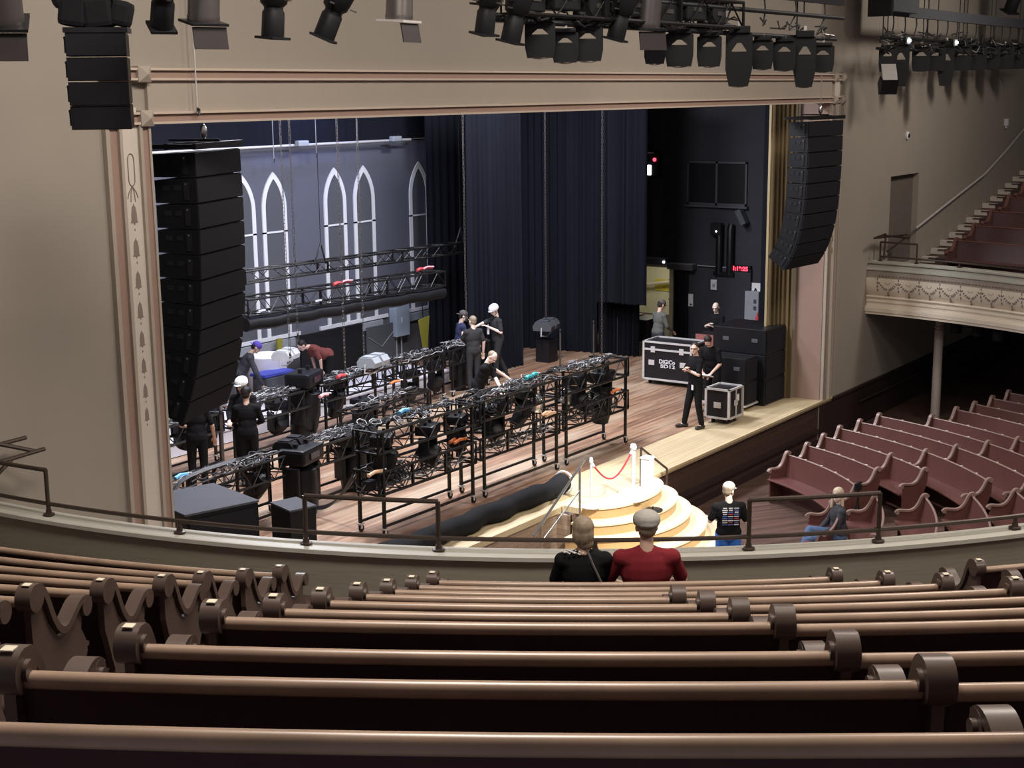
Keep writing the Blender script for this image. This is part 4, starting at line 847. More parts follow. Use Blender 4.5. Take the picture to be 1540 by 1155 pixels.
def parcan(label, p, yaw, tilt, frame=True, sc=1.0):
    t = thing('par_can', label, 'stage light', p, yaw, group='silver-grey cans with square gel frames'); t.scale = (sc,)*3; q = Matrix.Rotation(R(tilt), 3, 'X')
    MB().lathe([(.125, .0), (.13, .03), (.125, .05), (.122, .34), (.10, .42), (.06, .46)], mtx=q, seg=22).build('can', 'lamp_silver', t)
    MB().box(q@Vector((0, 0, -.01)), (.30, .30, .02), mtx=q).build('frame_holder', 'alu' if 'bright' in label else 'blackmetal', t); q2 = Matrix.Rotation(R(80), 3, 'X')
    MB().box(q@Vector((0, -.14, -.02))+Vector((0, .01, -.09)), (.28, .17, .012), mtx=q2).build('gel_sheet', 'gel', t)
    MB().tube([q@Vector((-.13, 0, .2)), q@Vector((-.15, 0, .2))+Vector((0, -.02, .42)), q@Vector((.15, 0, .2))+Vector((0, -.02, .42)), q@Vector((.13, 0, .2))], .012, 5).build('yoke', 'blackmetal', t)
    return t
YF = 8.6
clamp_pipe('long black lighting pipe overhead in front of the stage, upper', 4.5, 20.6, YF, 7.72)
clamp_pipe('lower black lighting pipe overhead on the right half', 11.8, 20.7, YF+.15, 7.42)
GE = 'ellipsoidal spotlights on the overhead pipe'
for lab, u, v, yaw, ti, sc in (('black ellipsoidal spotlight slanting right, right of the small left array', 243, 42, -28, 28, 1.0), ('black ellipsoidal spotlight hanging straight, second from the left', 410, 58, 0, 6, 1.05), ('black ellipsoidal spotlight slanting left, left of the bright framed can', 486, 58, 30, 24, 1.05), ('black ellipsoidal spotlight left of the overlapping pair', 728, 52, -12, 12, 1.1), ('black ellipsoidal spotlight, lower of the overlapping pair', 767, 64, 12, 14, 1.15), ('black ellipsoidal spotlight hanging among the arched moving heads', 925, 60, 10, 15, 1.15)):
    ellipsoidal(lab, onY(u, v, YF), R(yaw), ti, GE, sc)
for lab, u, v, yaw, ti, sc in (('silver-grey can with a drooping gel frame at the top left corner', 5, 32, -40, 22, 1.1), ('silver-grey can with a dark square gel frame, left of centre', 306, 32, -20, 10, 1.0), ('silver-grey can with a bright white frame edge above the header', 600, 30, 5, 4, 1.0), ('dull silver can with a wrinkled gel above the moving heads', 972, 40, -30, 10, 1.25)):
    parcan(lab, onY(u, v, YF), R(yaw), ti, sc=sc)
def arch_head(label, p, w, h, yaw=0, deep=.26, long_=False, g=None):
    # squat moving head seen from behind: yoke arch over a rounded head
    t = thing('moving_light', label, 'stage light', p, yaw, group=g); n = 12; 
    aw, ah = w*.26, h*.24
    out = [(-w/2, 0), (w/2, 0), (w/2*1.0, -h*.62), (w/2*(.80 if long_ else .90), -h), (-w/2*(.80 if long_ else .90), -h), (-w/2*1.0, -h*.62)]
    y = MB(); y.prism([(-w/2, -h*.02), (-w/2*.9, h*.03), (w/2*.9, h*.03), (w/2, -h*.02), (w/2, -h*.6), (w/2-aw*.5, -h*.6), (w/2-aw*.9, -h*.30), (aw*.3, -h*.16), (-aw*.3, -h*.16), (-w/2+aw*.9, -h*.30), (-w/2+aw*.5, -h*.6), (-w/2, -h*.6)], deep*.5, RX); y.build('yoke', 'blackgloss', t)
    hd = MB(); hd.prism([(-w/2*.96, -h*.45), (-w*.28, -h*.33), (w*.28, -h*.33), (w/2*.96, -h*.45), (w/2, -h*.66), (w/2*(.72 if long_ else .86), -h), (-w/2*(.72 if long_ else .86), -h), (-w/2, -h*.66)], deep, RX); hd.build('head', 'blackgloss', t)
    MB().box((0, 0, h*.09), (w*.8, deep, h*.14), bev=.01).build('base', 'black', t); MB().box((0, 0, h*.2), (.04, .05, h*.12)).build('clamp', 'alu', t)
    MB().ell((0, 0, -h*.99), (w*.3, deep*.4, .02)).build('lens', 'lens', t)
    return t
GA = 'arched moving heads under the overhead pipe'
def head_at(label, u, v, y, wpx, hpx, g, long_=False, yaw=12):
    c = onY(u, v, y); d = onY(u, v+hpx, y); zc = (c-Vector((0, 0, CAMZ))).dot(_F); az = math.degrees(math.atan2(c.y, c.x))
    t = arch_head(label, c, wpx*zc/FPX, c.z-d.z, R(az-90), .24, long_, g); pz = (7.42 if y < 10 else 7.50)
    if pz > c.z: MB().tube([(0, 0, .05), (0, 0, max(.1, pz-c.z))], .02, 6).build('hanger', 'blackmetal', t)
for i, (u, v, w_, h_) in enumerate(((812, 35, 46, 52), (884, 42, 46, 50), (985, 62, 32, 34), (850, 50, 40, 44), (1022, 52, 42, 48), (1067, 56, 37, 44), (1147, 62, 32, 42), (1180, 64, 34, 42), (1238, 70, 34, 38))):
    head_at('squat arched moving head overhead, number %s from the left in its row' % ('one', 'three', 'four', 'two', 'five', 'six', 'seven', 'eight', 'nine')[i], u, v, YF+.15, w_, h_, GA)
head_at('long tapered moving head overhead, left of the two long ones', 1112, 52, YF, 40, 78, 'long tapered moving heads', True); head_at('long tapered moving head overhead, right of the two long ones', 1211, 58, YF, 33, 73, 'long tapered moving heads', True)
t = thing('cable_raceway', 'grey wiring raceway bar above the row of arched moving heads', 'raceway', (17, YF, 7.95)); MB().box((1.6, 0, 0), (3.9, .08, .10)).build('bar', 'case', t)
for k in range(4): MB().tube(smooth3([(-.1+1.0*k, 0, -.04), (.0+1.0*k, .02, -.2), (-.1+1.0*k+.1*math.sin(k*2), .05, -.42)]), .012, 5).build('lead', 'cable', t)
rnd = random.Random(5); m_ = MB(); m2 = MB()
for k in range(46):
    x = 11.6+rnd.random()*8.9; z = 7.42+rnd.random()*.22; (m2 if k % 4 == 0 else m_).tube([Vector((x+(rnd.random()-.5)*.5*i/3, YF+.1+(rnd.random()-.5)*.2, z+(rnd.random()-.5)*.12)) for i in range(5)], .012, 5)
t = thing('cable_bundle', 'clutter of clamps and cables along the lower overhead pipe', 'cables', (16, YF+.1, 7.45)); a_ = m_.build('black_cables', 'cable', t, shift=t.location); a_['kind'] = 'stuff'; a_ = m2.build('bright_clamps', 'lamp_silver', t, shift=t.location); a_['kind'] = 'stuff'
L0 = Vector((14.6, YF+.1, 7.5)); t = thing('overhead_truss', 'dark lighting truss packed above the left half of the arched moving heads', 'truss', L0); truss_box(t, L0, Vector((12.1, YF+.1, 7.48)), Vector((17.2, YF+.1, 7.48)), .3, .32, 14)
for i, (x, w_, z) in enumerate(((12.5, .34, 7.62), (13.1, .5, 7.66), (13.75, .42, 7.60), (14.5, .55, 7.64), (15.3, .45, 7.6), (16.0, .5, 7.65), (16.6, .36, 7.62))):
    t = thing('power_box', 'black power box strapped in the overhead truss, %s from the left' % ('first', 'second', 'third', 'fourth', 'fifth', 'sixth', 'seventh')[i], 'box', (x, YF+.1, z)); MB().box((0, 0, 0), (w_, .24, .22), bev=.02).build('body', 'black', t); MB().box((0, -.125, .02), (w_*.4, .01, .05)).build('plate', 'lamp_silver', t)
# second cluster, near the wall on the right
YG = 11.2
clamp_pipe('black lighting pipe overhead near the wall at the right', 28.9, 40.5, YG, 7.72)
clamp_pipe('lower black lighting pipe overhead near the wall at the right', 28.9, 40.5, YG+.1, 7.50)
t = thing('cable_raceway', 'long grey wiring raceway above the right-hand row of moving heads', 'raceway', (34.7, YG, 8.28)); MB().box((0, 0, 0), (11.4, .09, .22)).build('bar', 'greytop', t)
for k in range(16): MB().tube(smooth3([(-5.2+.68*k, 0, -.1), (-5.1+.68*k, .02, -.3), (-5.2+.68*k+.12*math.sin(k*2), .05, -.6)]), .016, 5).build('lead', 'cable', t)
m_ = MB(); m2 = MB()
for k in range(70):
    x = 29+rnd.random()*11; z = 7.45+rnd.random()*.42; (m2 if k % 5 == 0 else m_).tube([Vector((x+(rnd.random()-.5)*.5*i/3, YG+(rnd.random()-.5)*.3, z+(rnd.random()-.5)*.2)) for i in range(5)], .016, 5)
t = thing('cable_bundle', 'clutter of clamps and cables above the right-hand moving heads', 'cables', (34, YG, 7.6)); a_ = m_.build('black_cables', 'cable', t, shift=t.location); a_['kind'] = 'stuff'; a_ = m2.build('bright_clamps', 'lamp_silver', t, shift=t.location); a_['kind'] = 'stuff'
words = ('one', 'two', 'three', 'four', 'five', 'six', 'seven', 'eight')
for i, u in enumerate((1336, 1386, 1409, 1448, 1471, 1491, 1512, 1532)): head_at('small arched moving head in the right-hand row, number %s from the left' % words[i], u, 73-i*.3, YG+.1, 27, 35-i*.4, 'arched moving heads near the right wall', yaw=20)
head_at('long tapered moving head near the right wall, left of two', 1355, 70, YG, 26, 60, 'long tapered moving heads near the right wall', True, yaw=20); head_at('long tapered moving head near the right wall, right of two', 1424, 72, YG, 23, 57, 'long tapered moving heads near the right wall', True, yaw=20)
p = onY(1336, 118, YG); t = thing('hanging_camera_box', 'small angular black box with a pale side hanging at the left of the right-hand cluster', 'camera', p, R(30)); MB().prism([(-.28, -.05), (-.10, -.33), (.16, -.33), (.34, -.10), (.05, .05)], .34, RX).build('housing', 'black', t); MB().prism([(-.26, -.03), (.02, .06), (.06, .30), (-.10, .16)], .30, RX).build('shade', 'alu', t)
p = onY(1346, 8, YG); t = thing('overhead_speaker', 'dark blue-grey speaker box above the right-hand lighting pipe', 'speaker', p); MB().box((0, 0, .35), (1.5, .5, 1.0)).build('cabinet', 'greytop', t); MB().box((-.80, 0, .3), (.12, .5, 1.1)).build('side_panel', 'black', t)
for u in (1411, 1455): 
    p = onY(u, 22, YG); t = thing('support_wire', 'thin wire holding the right raceway, %s of two' % ('left' if u < 1430 else 'right'), 'wire', p); MB().tube([(0, 0, 0), (0, 0, 12.59-p.z)], .012, 5).build('wire', 'blackmetal', t)
ellipsoidal('small black spotlight at the top right corner above the raceway', onY(1518, 18, YG), R(-30), 25, 'spotlights near the right wall', 1.8)
for u, v in ((1368, 61), (1439, 64)):
    p = onY(u, v, YG-.25); t = thing('indicator_light', 'tiny bright white indicator by the %s long moving head near the right wall' % ('left' if u < 1400 else 'right'), 'indicator', p); MB().box((0, 0, 0), (.10, .03, .05)).build('lens', 'wlamp', t); MB().box((0, .03, 0), (.2, .03, .14)).build('plate', 'grey', t)
# ================================================================ RIGHT WALL OF THE STAGE (plane X = 34)
def onwall(u, v): return onX(u, v, XS-.01)
# hallway behind the door opening
h = MB(); h.b2(XS+.2, 37.4, 18.6, 18.7, 0, 2.4); h.b2(37.4, 37.5, 18.6, 22.2, 0, 2.6); h.b2(XS+.2, 37.4, 22.1, 22.2, 0, 2.6); h.b2(XS+.2, 37.5, 18.6, 22.2, 2.3, 2.4); struct('wall_hallway', h, 'hall')
h = MB(); h.b2(XS, 37.5, 18.6, 22.2, -.1, 0); struct('floor_hallway', h, 'galfloor')
L0 = Vector((XS, 19.0, 0)); 
h = MB(); h.b2(XS-.05, XS+.22, 18.84, 18.95, 0, 2.0); h.b2(XS-.05, XS+.22, 20.70, 20.80, 0, 2.0); h.b2(XS-.05, XS+.22, 18.84, 20.80, 1.92, 2.0); struct('trim_door_frame', h, 'hall')
h = MB(); h.box((XS+.42, 19.12, .98), (.05, .9, 1.9), R(-65)); o = struct('door_2', h, 'door')
MB().box((XS+.62, 19.28, .95), (.03, .12, .04)).build('door_handle', 'chrome', o)
h = MB(); h.tube([(37.2, 18.9, 1.35), (37.2, 21.9, .85)], .05, 8); struct('trim_ramp_rail', h, 'cream')
for lab, y, z, w_, hh, mt_ in (('yellow poster on the hallway wall high up', 19.9, 1.95, .5, .5, 'poster'), ('white notice on the hallway wall', 19.85, 1.5, .45, .4, 'paper'), ('dark sign on the hallway wall', 19.8, 1.15, .5, .3, 'case'), ('yellow paper low on the hallway wall', 20.9, .9, .9, .35, 'poster')):
    t = thing('poster', lab, 'poster', (37.38, y, z)); MB().box((0, 0, 0), (.02, w_, hh)).build('sheet', mt_, t); MB().box((.0, 0, hh/2), (.03, .05, .02)).build('pin', 'grey', t)
t = thing('light_box', 'long dark housing above the doorway, left of two', 'housing', (XS-.14, 19.7, 2.10)); MB().box((0, 0, 0), (.26, 1.5, .17), bev=.01).build('body', 'darktrim', t); MB().box((-.02, 0, .09), (.26, 1.5, .012)).build('lid', 'grey', t); MB().box((-.14, -.70, 0), (.03, .05, .05)).build('bulb', 'wlamp', t)
t = thing('light_box', 'long dark housing above the small black curtain, right of two', 'housing', (XS-.14, 18.52, 1.99)); MB().box((0, 0, 0), (.26, .78, .16), bev=.01).build('body', 'darktrim', t); MB().box((-.02, 0, .085), (.26, .78, .01)).build('lid', 'grey', t)
drape('narrow black curtain gathered beside the door frame', (XS-.12, 18.75, 0), (XS-.12, 18.35, 0), .02, 1.86, amp=.05, pl=.12)
w1, w2, w3 = onwall(1035, 243), onwall(1125, 243), onwall(1035, 307)
h = MB(); y1, y2, z1, z2 = w1.y, w2.y, w3.z, w1.z+.02
for a, b_, c, d in ((y2, y1, z2-.05, z2), (y2, y1, z1, z1+.06), (y2, y2+.05, z1, z2), (y1-.05, y1, z1, z2), ((y1+y2)/2-.03, (y1+y2)/2+.03, z1, z2)): h.b2(XS-.06, XS, a, b_, c, d)
o = struct('window_6', h, 'darktrim'); MB().b2(XS-.02, XS-.005, y2+.05, y1-.05, z1+.05, z2-.05).build('pane', 'black', o)
h = MB(); h.b2(XS-.14, XS, y2-.05, y1+.05, z1-.05, z1); h.build('sill', 'darktrim', o)
def wallthing(name, label, cat, u, v): p = onwall(u, v); return thing(name, label, cat, p), p
t, p = wallthing('duct_pipes', 'pair of thick vertical black pipes on the dark stage wall', 'pipe', 1092, 412); zt_ = onwall(1092, 338).z-p.z
for dy in (-.16, .16): MB().tube([(-.10, dy, 0), (-.10, dy, zt_-.1), (-.04, dy, zt_)], .10, 12).build('pipe', 'blackgloss', t)
MB().box((-.08, 0, .02), (.2, .6, .1)).build('base_box', 'blackgloss', t)
t, p = wallthing('wall_box', 'small black box with a tiny light beside the twin pipes', 'box', 1081, 344); MB().box((-.1, 0, 0), (.2, .3, .32), bev=.02).build('body', 'black', t); MB().ell((-.21, -.03, -.05), (.02, .02, .02)).build('indicator', 'wlamp', t)
t, p = wallthing('wall_speaker', 'tilted black speaker on the wall below the dark window', 'speaker', 1120, 326); t.rotation_euler = (R(-28), 0, 0); MB().box((-.15, 0, 0), (.26, .16, .42), bev=.02).build('cabinet', 'greytop', t); MB().box((-.02, 0, 0), (.06, .05, .1)).build('bracket', 'black', t)
t, p = wallthing('led_clock', 'black clock showing glowing red digits on the stage wall', 'clock', 1114, 403.5); MB().box((-.06, 0, 0), (.1, .66, .17), bev=.01).build('housing', 'black', t)
text('digits', '11:19:25', .155, 'red_led', (-.118, 0, 0), (R(90), 0, R(-90)), t, .002, True)
t, p = wallthing('thermostat', 'small white box on the dark wall above the bald man', 'wall fitting', 1075, 428); MB().box((-.03, 0, 0), (.06, .20, .28), bev=.02).build('housing', 'white', t); MB().box((-.065, 0, -.02), (.01, .08, .1)).build('face', 'grey', t)
t, p = wallthing('notice', 'white paper notice taped on the dark wall by the narrow curtain', 'notice', 1036, 451); MB().box((-.01, 0, 0), (.01, .27, .34)).build('sheet', 'paper', t); MB().box((-.017, -.07, -.12), (.004, .05, .05)).build('mark', 'black', t)
t, p = wallthing('letter_sign', 'white sign with a black letter A above the grey electrical box', 'sign', 1137, 438); MB().box((-.015, 0, 0), (.02, .26, .44)).build('board', 'paper', t); text('letter', 'A', .22, 'black', (-.028, 0, .0), (R(90), 0, R(-90)), t, .002, True)
t, p = wallthing('electrical_box', 'grey electrical box on the wall below the letter sign', 'box', 1134, 462); MB().box((-.08, 0, 0), (.16, .40, .88), bev=.01).build('body', 'grey', t)
for z in (.18, .0): MB().box((-.165, -.1, z), (.01, .08, .1)).build('switch', 'darktrim', t)
t, p = wallthing('fly_control', 'small box with white labels and a red light at the curtain edge', 'control box', 985, 246); MB().box((-.15, 0, 0), (.2, .5, .7), bev=.02).build('body', 'black', t)
MB().box((-.26, .08, -.16), (.01, .22, .26)).build('label_plate', 'wlamp', t); MB().box((-.26, .06, .30), (.01, .34, .03)).build('top_strip', 'white', t); MB().ell((-.27, -.14, .12), (.03, .05, .05)).build('red_light', 'red_led', t); MB().tube([(-.27, .1, .22), (-.28, .14, .05)], .012, 5).build('wire', 'poster', t)
t, p = wallthing('wall_panel', 'large flat black panel on the wall behind the bald man', 'panel', 1105, 445); MB().box((-.05, 0, 0), (.1, 1.0, 1.5), bev=.01).build('panel', 'darktrim' if False else 'darkwall', t); MB().box((-.06, .55, .76), (.06, 1.1, .02)).build('top_bar', 'grey', t)
t = thing('bottle_cluster', 'red and white bottles by the grey electrical box', 'bottles', onX(1147, 486, 33.2)); 
for i, mt_ in enumerate(('redp', 'white', 'redp')): MB().lathe([(.04, 0), (.045, .02), (.045, .16), (.015, .22), (.015, .26)], (0, .13*i-.1, .0), seg=10).build('bottle', mt_, t)
MB().box((0, 0, -.5), (.4, .6, 1.0)).build('stand', 'case', t)
p = onY(595, 462, YB); t = thing('electrical_cabinet', 'pale blue-grey electrical cabinet on the upstage wall with conduits below', 'cabinet', (p.x, YB, p.z-.1)); MB().box((0, -.12, -.22), (.52, .24, .80), bev=.01).build('cabinet', mat('blue_grey_enamel', (.30,.36,.44), .5), t); MB().box((-.05, -.25, -.2), (.03, .02, .14)).build('latch', 'alu', t)
for dx in (-.1, .1): MB().tube([(dx, -.08, -.60), (dx, -.08, -p.z+.12)], .022, 6).build('conduit', 'grey', t)
p = onY(637, 480, 22.1); t = thing('caution_sign', 'yellow folding floor sign hanging by the right end of the windows', 'sign', (p.x, 22.1, p.z)); MB().prism([(-.20, .0), (.22, .06), (.10, -.85), (-.02, -.85)], .03, RX).build('board', 'yellow', t); MB().tube([(0, .02, 0), (0, .03, .4)], .01, 5).build('hook', 'black', t)
t = thing('black_flat', 'large black flat panel standing under the middle windows', 'panel', (onY(500, 530, 22.7).x, 22.7, 0)); a, b_ = onY(453, 530, 22.7).x, onY(546, 530, 22.7).x; MB().box((0, 0, .62), (b_-a, .06, 1.24)).build('panel', 'black', t); MB().box((0, .1, .05), (b_-a, .3, .08)).build('foot', 'black', t)
t = thing('plastic_sheet', 'grey crumpled plastic sheet on the wall under the right of the middle windows', 'sheet', (onY(573, 520, 23.1).x, 23.1, .55)); MB().box((0, 0, 0), (1.1, .04, .9), bev=.01).build('sheet', 'greytop', t); MB().tube([(-.5, -.03, .2), (0, -.03, -.1), (.5, -.03, .25)], .008, 5).build('fold', 'grey', t)
# bins and boxes behind the left array
p = onY(408, 600, 22.2); t = thing('laundry_bin', 'crumpled whitish plastic bin behind the person in the purple cap', 'bin', (onY(402, 560, 22.3).x, 22.3, 0)); MB().lathe([(.38, 0), (.42, .5), (.46, 1.05), (.44, 1.07), (.40, 1.0)], seg=18).build('bin', 'whitevinyl', t); MB().ell((0, 0, 1.0), (.42, .42, .10)).build('lid_sheet', 'paper', t)
t = thing('storage_tote', 'open case with a blue lid beside the white bin', 'case', (onY(415, 580, 21.6).x+.1, 21.75, .31)); MB().box((0, 0, .24), (.85, .45, .36), bev=.02).build('body', 'greytop', t); MB().box((0, .05, .46), (.88, .48, .07), bev=.02).build('lid', 'blue', t)
t = thing('folded_sign', 'narrow yellow panel leaning behind the blue-lidded case', 'sign', (onY(421, 540, 23).x, 23, 0)); MB().box((0, 0, .6), (.16, .06, 1.2)).build('panel', 'yellow', t); MB().box((0, .05, .02), (.2, .15, .04)).build('foot', 'yellow', t)
# ================================================================ CASES
def flight(label, c, d, rz=0, wheels=True, logo=False, latch=True):
    t = thing('flight_case', label, 'case', c, rz); w_, dp, h_ = d; z0 = .13 if wheels else 0
    MB().box((0, 0, z0+(h_-z0)/2), (w_-.02, dp-.02, h_-z0-.02)).build('body', 'case', t)
    for sx in (-1, 1):
        for sy in (-1, 1): MB().box((sx*w_/2, sy*dp/2, z0+(h_-z0)/2), (.045, .045, h_-z0)).build('corner_edge', 'alu', t)
    for z in (z0, h_, h_-.17):
        if z == h_-.17 and not latch: continue
        f = MB(); k = .04
        pts = [(-w_/2, -dp/2), (w_/2, -dp/2), (w_/2, dp/2), (-w_/2, dp/2)]
        for i in range(4):
            a, b_ = pts[i], pts[(i+1) % 4]; f.box(((a[0]+b_[0])/2, (a[1]+b_[1])/2, z), (abs(b_[0]-a[0])+k, abs(b_[1]-a[1])+k, k))
        f.build('edge_band', 'alu', t)
    for sy in (-1, 1):
        if latch: MB().box((-w_/2-.012, sy*dp*.30, h_-.17), (.02, .11, .14), bev=.004).build('latch', 'alu', t)
        if dp > 1 or sy > 0: MB().box((-w_/2-.008, sy*dp*(.33 if dp > 1 else .0), z0+(h_-z0)*.45), (.016, .15 if dp > 1 else .16, .12), bev=.004).build('handle', 'alu', t)
    MB().box((0, -dp/2-.008, z0+(h_-z0)*.5), (.15, .016, .12), bev=.004).build('handle', 'alu', t)
    if wheels:
        for sx in (-1, 1):
            for sy in (-1, 1):
                o = MB().box((sx*(w_/2-.1), sy*(dp/2-.12), .12), (.1, .1, .02)).build('caster_plate', 'alu', t); MB().lathe([(.03, -.02), (.055, -.018), (.055, .018), (.03, .02)], (sx*(w_/2-.1), sy*(dp/2-.12), .057), RX, 14).build('wheel', 'blackgloss', o)
    return t
t = flight('large black flight case with silver edges and a white logo, centre right of the stage', (28.45, 15.72, 0), (.72, 1.22, 1.0), R(2))
text('logo_line', 'DiGiCo', .13, 'white', (-.372, 0, .56), (R(90), 0, R(-90)), t, .003, True); text('logo_line', 'SD12', .11, 'white', (-.372, -.02, .455), (R(90), 0, R(-90)), t, .003, True).scale = (1.55, 1, 1)
t = flight('small black flight case with silver edges beside the man with crossed arms', (25.62, 12.98, 0), (.60, .52, .72), R(0), latch=False); MB().box((.08, -.268, .52), (.1, .01, .14)).build('paper_label', 'paper', t); MB().box((0, -.27, .42), (.03, .02, .56)).build('door_seam', 'alu', t)
t = thing('flight_case', 'black trunk with two grey latches beside the hallway door', 'case', (32.7, 19.3, 0)); MB().box((0, 0, .42), (.9, 1.25, .60), bev=.01).build('body', 'case', t)
for dy in (-.1, .26): MB().box((-.46, dy, .42), (.02, .17, .13), bev=.005).build('latch', 'alu', t)
for sx in (-1, 1):
    for sy in (-1, 1): MB().lathe([(.03, -.02), (.06, -.018), (.06, .018), (.03, .02)], (sx*.35, sy*.5, .06), RX, 12).build('wheel', 'grey', t)
MB().box((.1, .1, .74), (.5, .4, .02)).build('red_tray', 'pinkp', t)
t = thing('equipment_rack', 'open black rack with a red wood panel behind the hunched stagehand', 'rack', onZ(1078, 455, 1.74)*Vector((1, 1, 0))+Vector((-.62, -.30, 0))); MB().box((0, 0, .45), (.6, .8, .9)).build('frame', 'black', t); MB().box((-.31, .12, .95), (.03, .46, .34)).build('panel', 'amber', t); MB().box((.1, 0, 1.0), (.4, .8, .2)).build('shelf', 'black', t)
def sub(label, c, d, rz=0):
    t = thing('subwoofer', label, 'speaker', c, rz, group='black box speakers at the right edge of the stage'); w_, dp, h_ = d; MB().box((0, 0, h_/2), d, bev=.015).build('cabinet', 'blackgloss', t); MB().box((0, -dp/2-.006, h_/2), (w_*.9, .015, h_*.86)).build('grille', 'grille', t)
    for dy in (-.3, .25): MB().box((-w_/2-.005, dy*dp, h_*.55), (.015, .14, .08), bev=.003).build('handle', 'greytop', t)
    return t
for i, z in enumerate((0, .555, 1.11)): sub('black box speaker in the right-hand stack, %s' % ('bottom', 'middle', 'top')[i], (27.9, 13.52, z), (1.15, 1.25, .55))
for i, z in enumerate((.12, .62)): sub('black box speaker on the low dolly before the stack, %s' % ('lower', 'upper')[i], (26.95, 13.55, z), (.55, 1.05, .50))
t = thing('dolly', 'low wheeled dolly under the front pair of box speakers', 'dolly', (26.95, 13.55, 0)); MB().box((0, 0, .10), (.62, 1.1, .035)).build('deck', 'alu', t)
for sx in (-1, 1):
    for sy in (-1, 1): MB().lathe([(.02, -.02), (.042, -.018), (.042, .018), (.02, .02)], (sx*.22, sy*.42, .042), RX, 12).build('wheel', 'blackgloss', t)
# tripod camera by the seated woman
p = onZ(1285, 800, -1.0); t = thing('tripod', 'black tripod with a small head standing beside the seated woman', 'tripod', onZ(1287, 822, -1.0))
for a in (90, 210, 330): MB().tube([(0, 0, .78), (.24*math.cos(R(a)), .24*math.sin(R(a)), 0)], .016, 6).build('leg', 'black', t)
MB().tube([(0, 0, .6), (0, 0, 1.0)], .02, 8).build('column', 'black', t); MB().box((0, 0, 1.05), (.14, .10, .10), bev=.02).build('head', 'black', t); MB().box((0, 0, 1.12), (.22, .05, .03)).build('plate', 'black', t)
# ================================================================ PEOPLE
def remesh(mb, name, mt, parent, voxel=.009, sm=2):
    me = bpy.data.meshes.new('tmp'); me.from_pydata([tuple(v) for v in mb.v], [], mb.f)
    bm = bmesh.new(); bm.from_mesh(me); bmesh.ops.recalc_face_normals(bm, faces=bm.faces); bm.to_mesh(me); bm.free()
    o = bpy.data.objects.new('tmp', me); COL.objects.link(o)
    k = o.modifiers.new('r', 'REMESH'); k.mode = 'VOXEL'; k.voxel_size = voxel; k.use_smooth_shade = True
    k = o.modifiers.new('s', 'SMOOTH'); k.iterations = sm; k.factor = .5
    bpy.context.view_layer.update()
    m2 = bpy.data.meshes.new_from_object(o.evaluated_get(bpy.context.evaluated_depsgraph_get())); bpy.data.objects.remove(o)
    m2.materials.clear(); m2.materials.append(M[mt]); m2.polygons.foreach_set('use_smooth', [True]*len(m2.polygons)); m2.name = name
    r = bpy.data.objects.new(name, m2); COL.objects.link(r); r.parent = parent; return r
def caps(mb, a, b, ra, rb, seg=10):
    a, b = Vector(a), Vector(b); d = (b-a); L_ = d.length
    if L_ < 1e-5: mb.ell(a, (ra,)*3); return
    d.normalize(); pts, rs = [], []
    for k in range(4): t = PI/2*(1-k/4); pts.append(a-d*ra*math.sin(t)); rs.append(max(ra*math.cos(t), .001))
    pts += [a, b]; rs += [ra, rb]
    for k in range(1, 5): t = PI/2*k/4; pts.append(b+d*rb*math.sin(t)); rs.append(max(rb*math.cos(t), .001))
    mb.tube(pts, 1, seg, rs=rs)
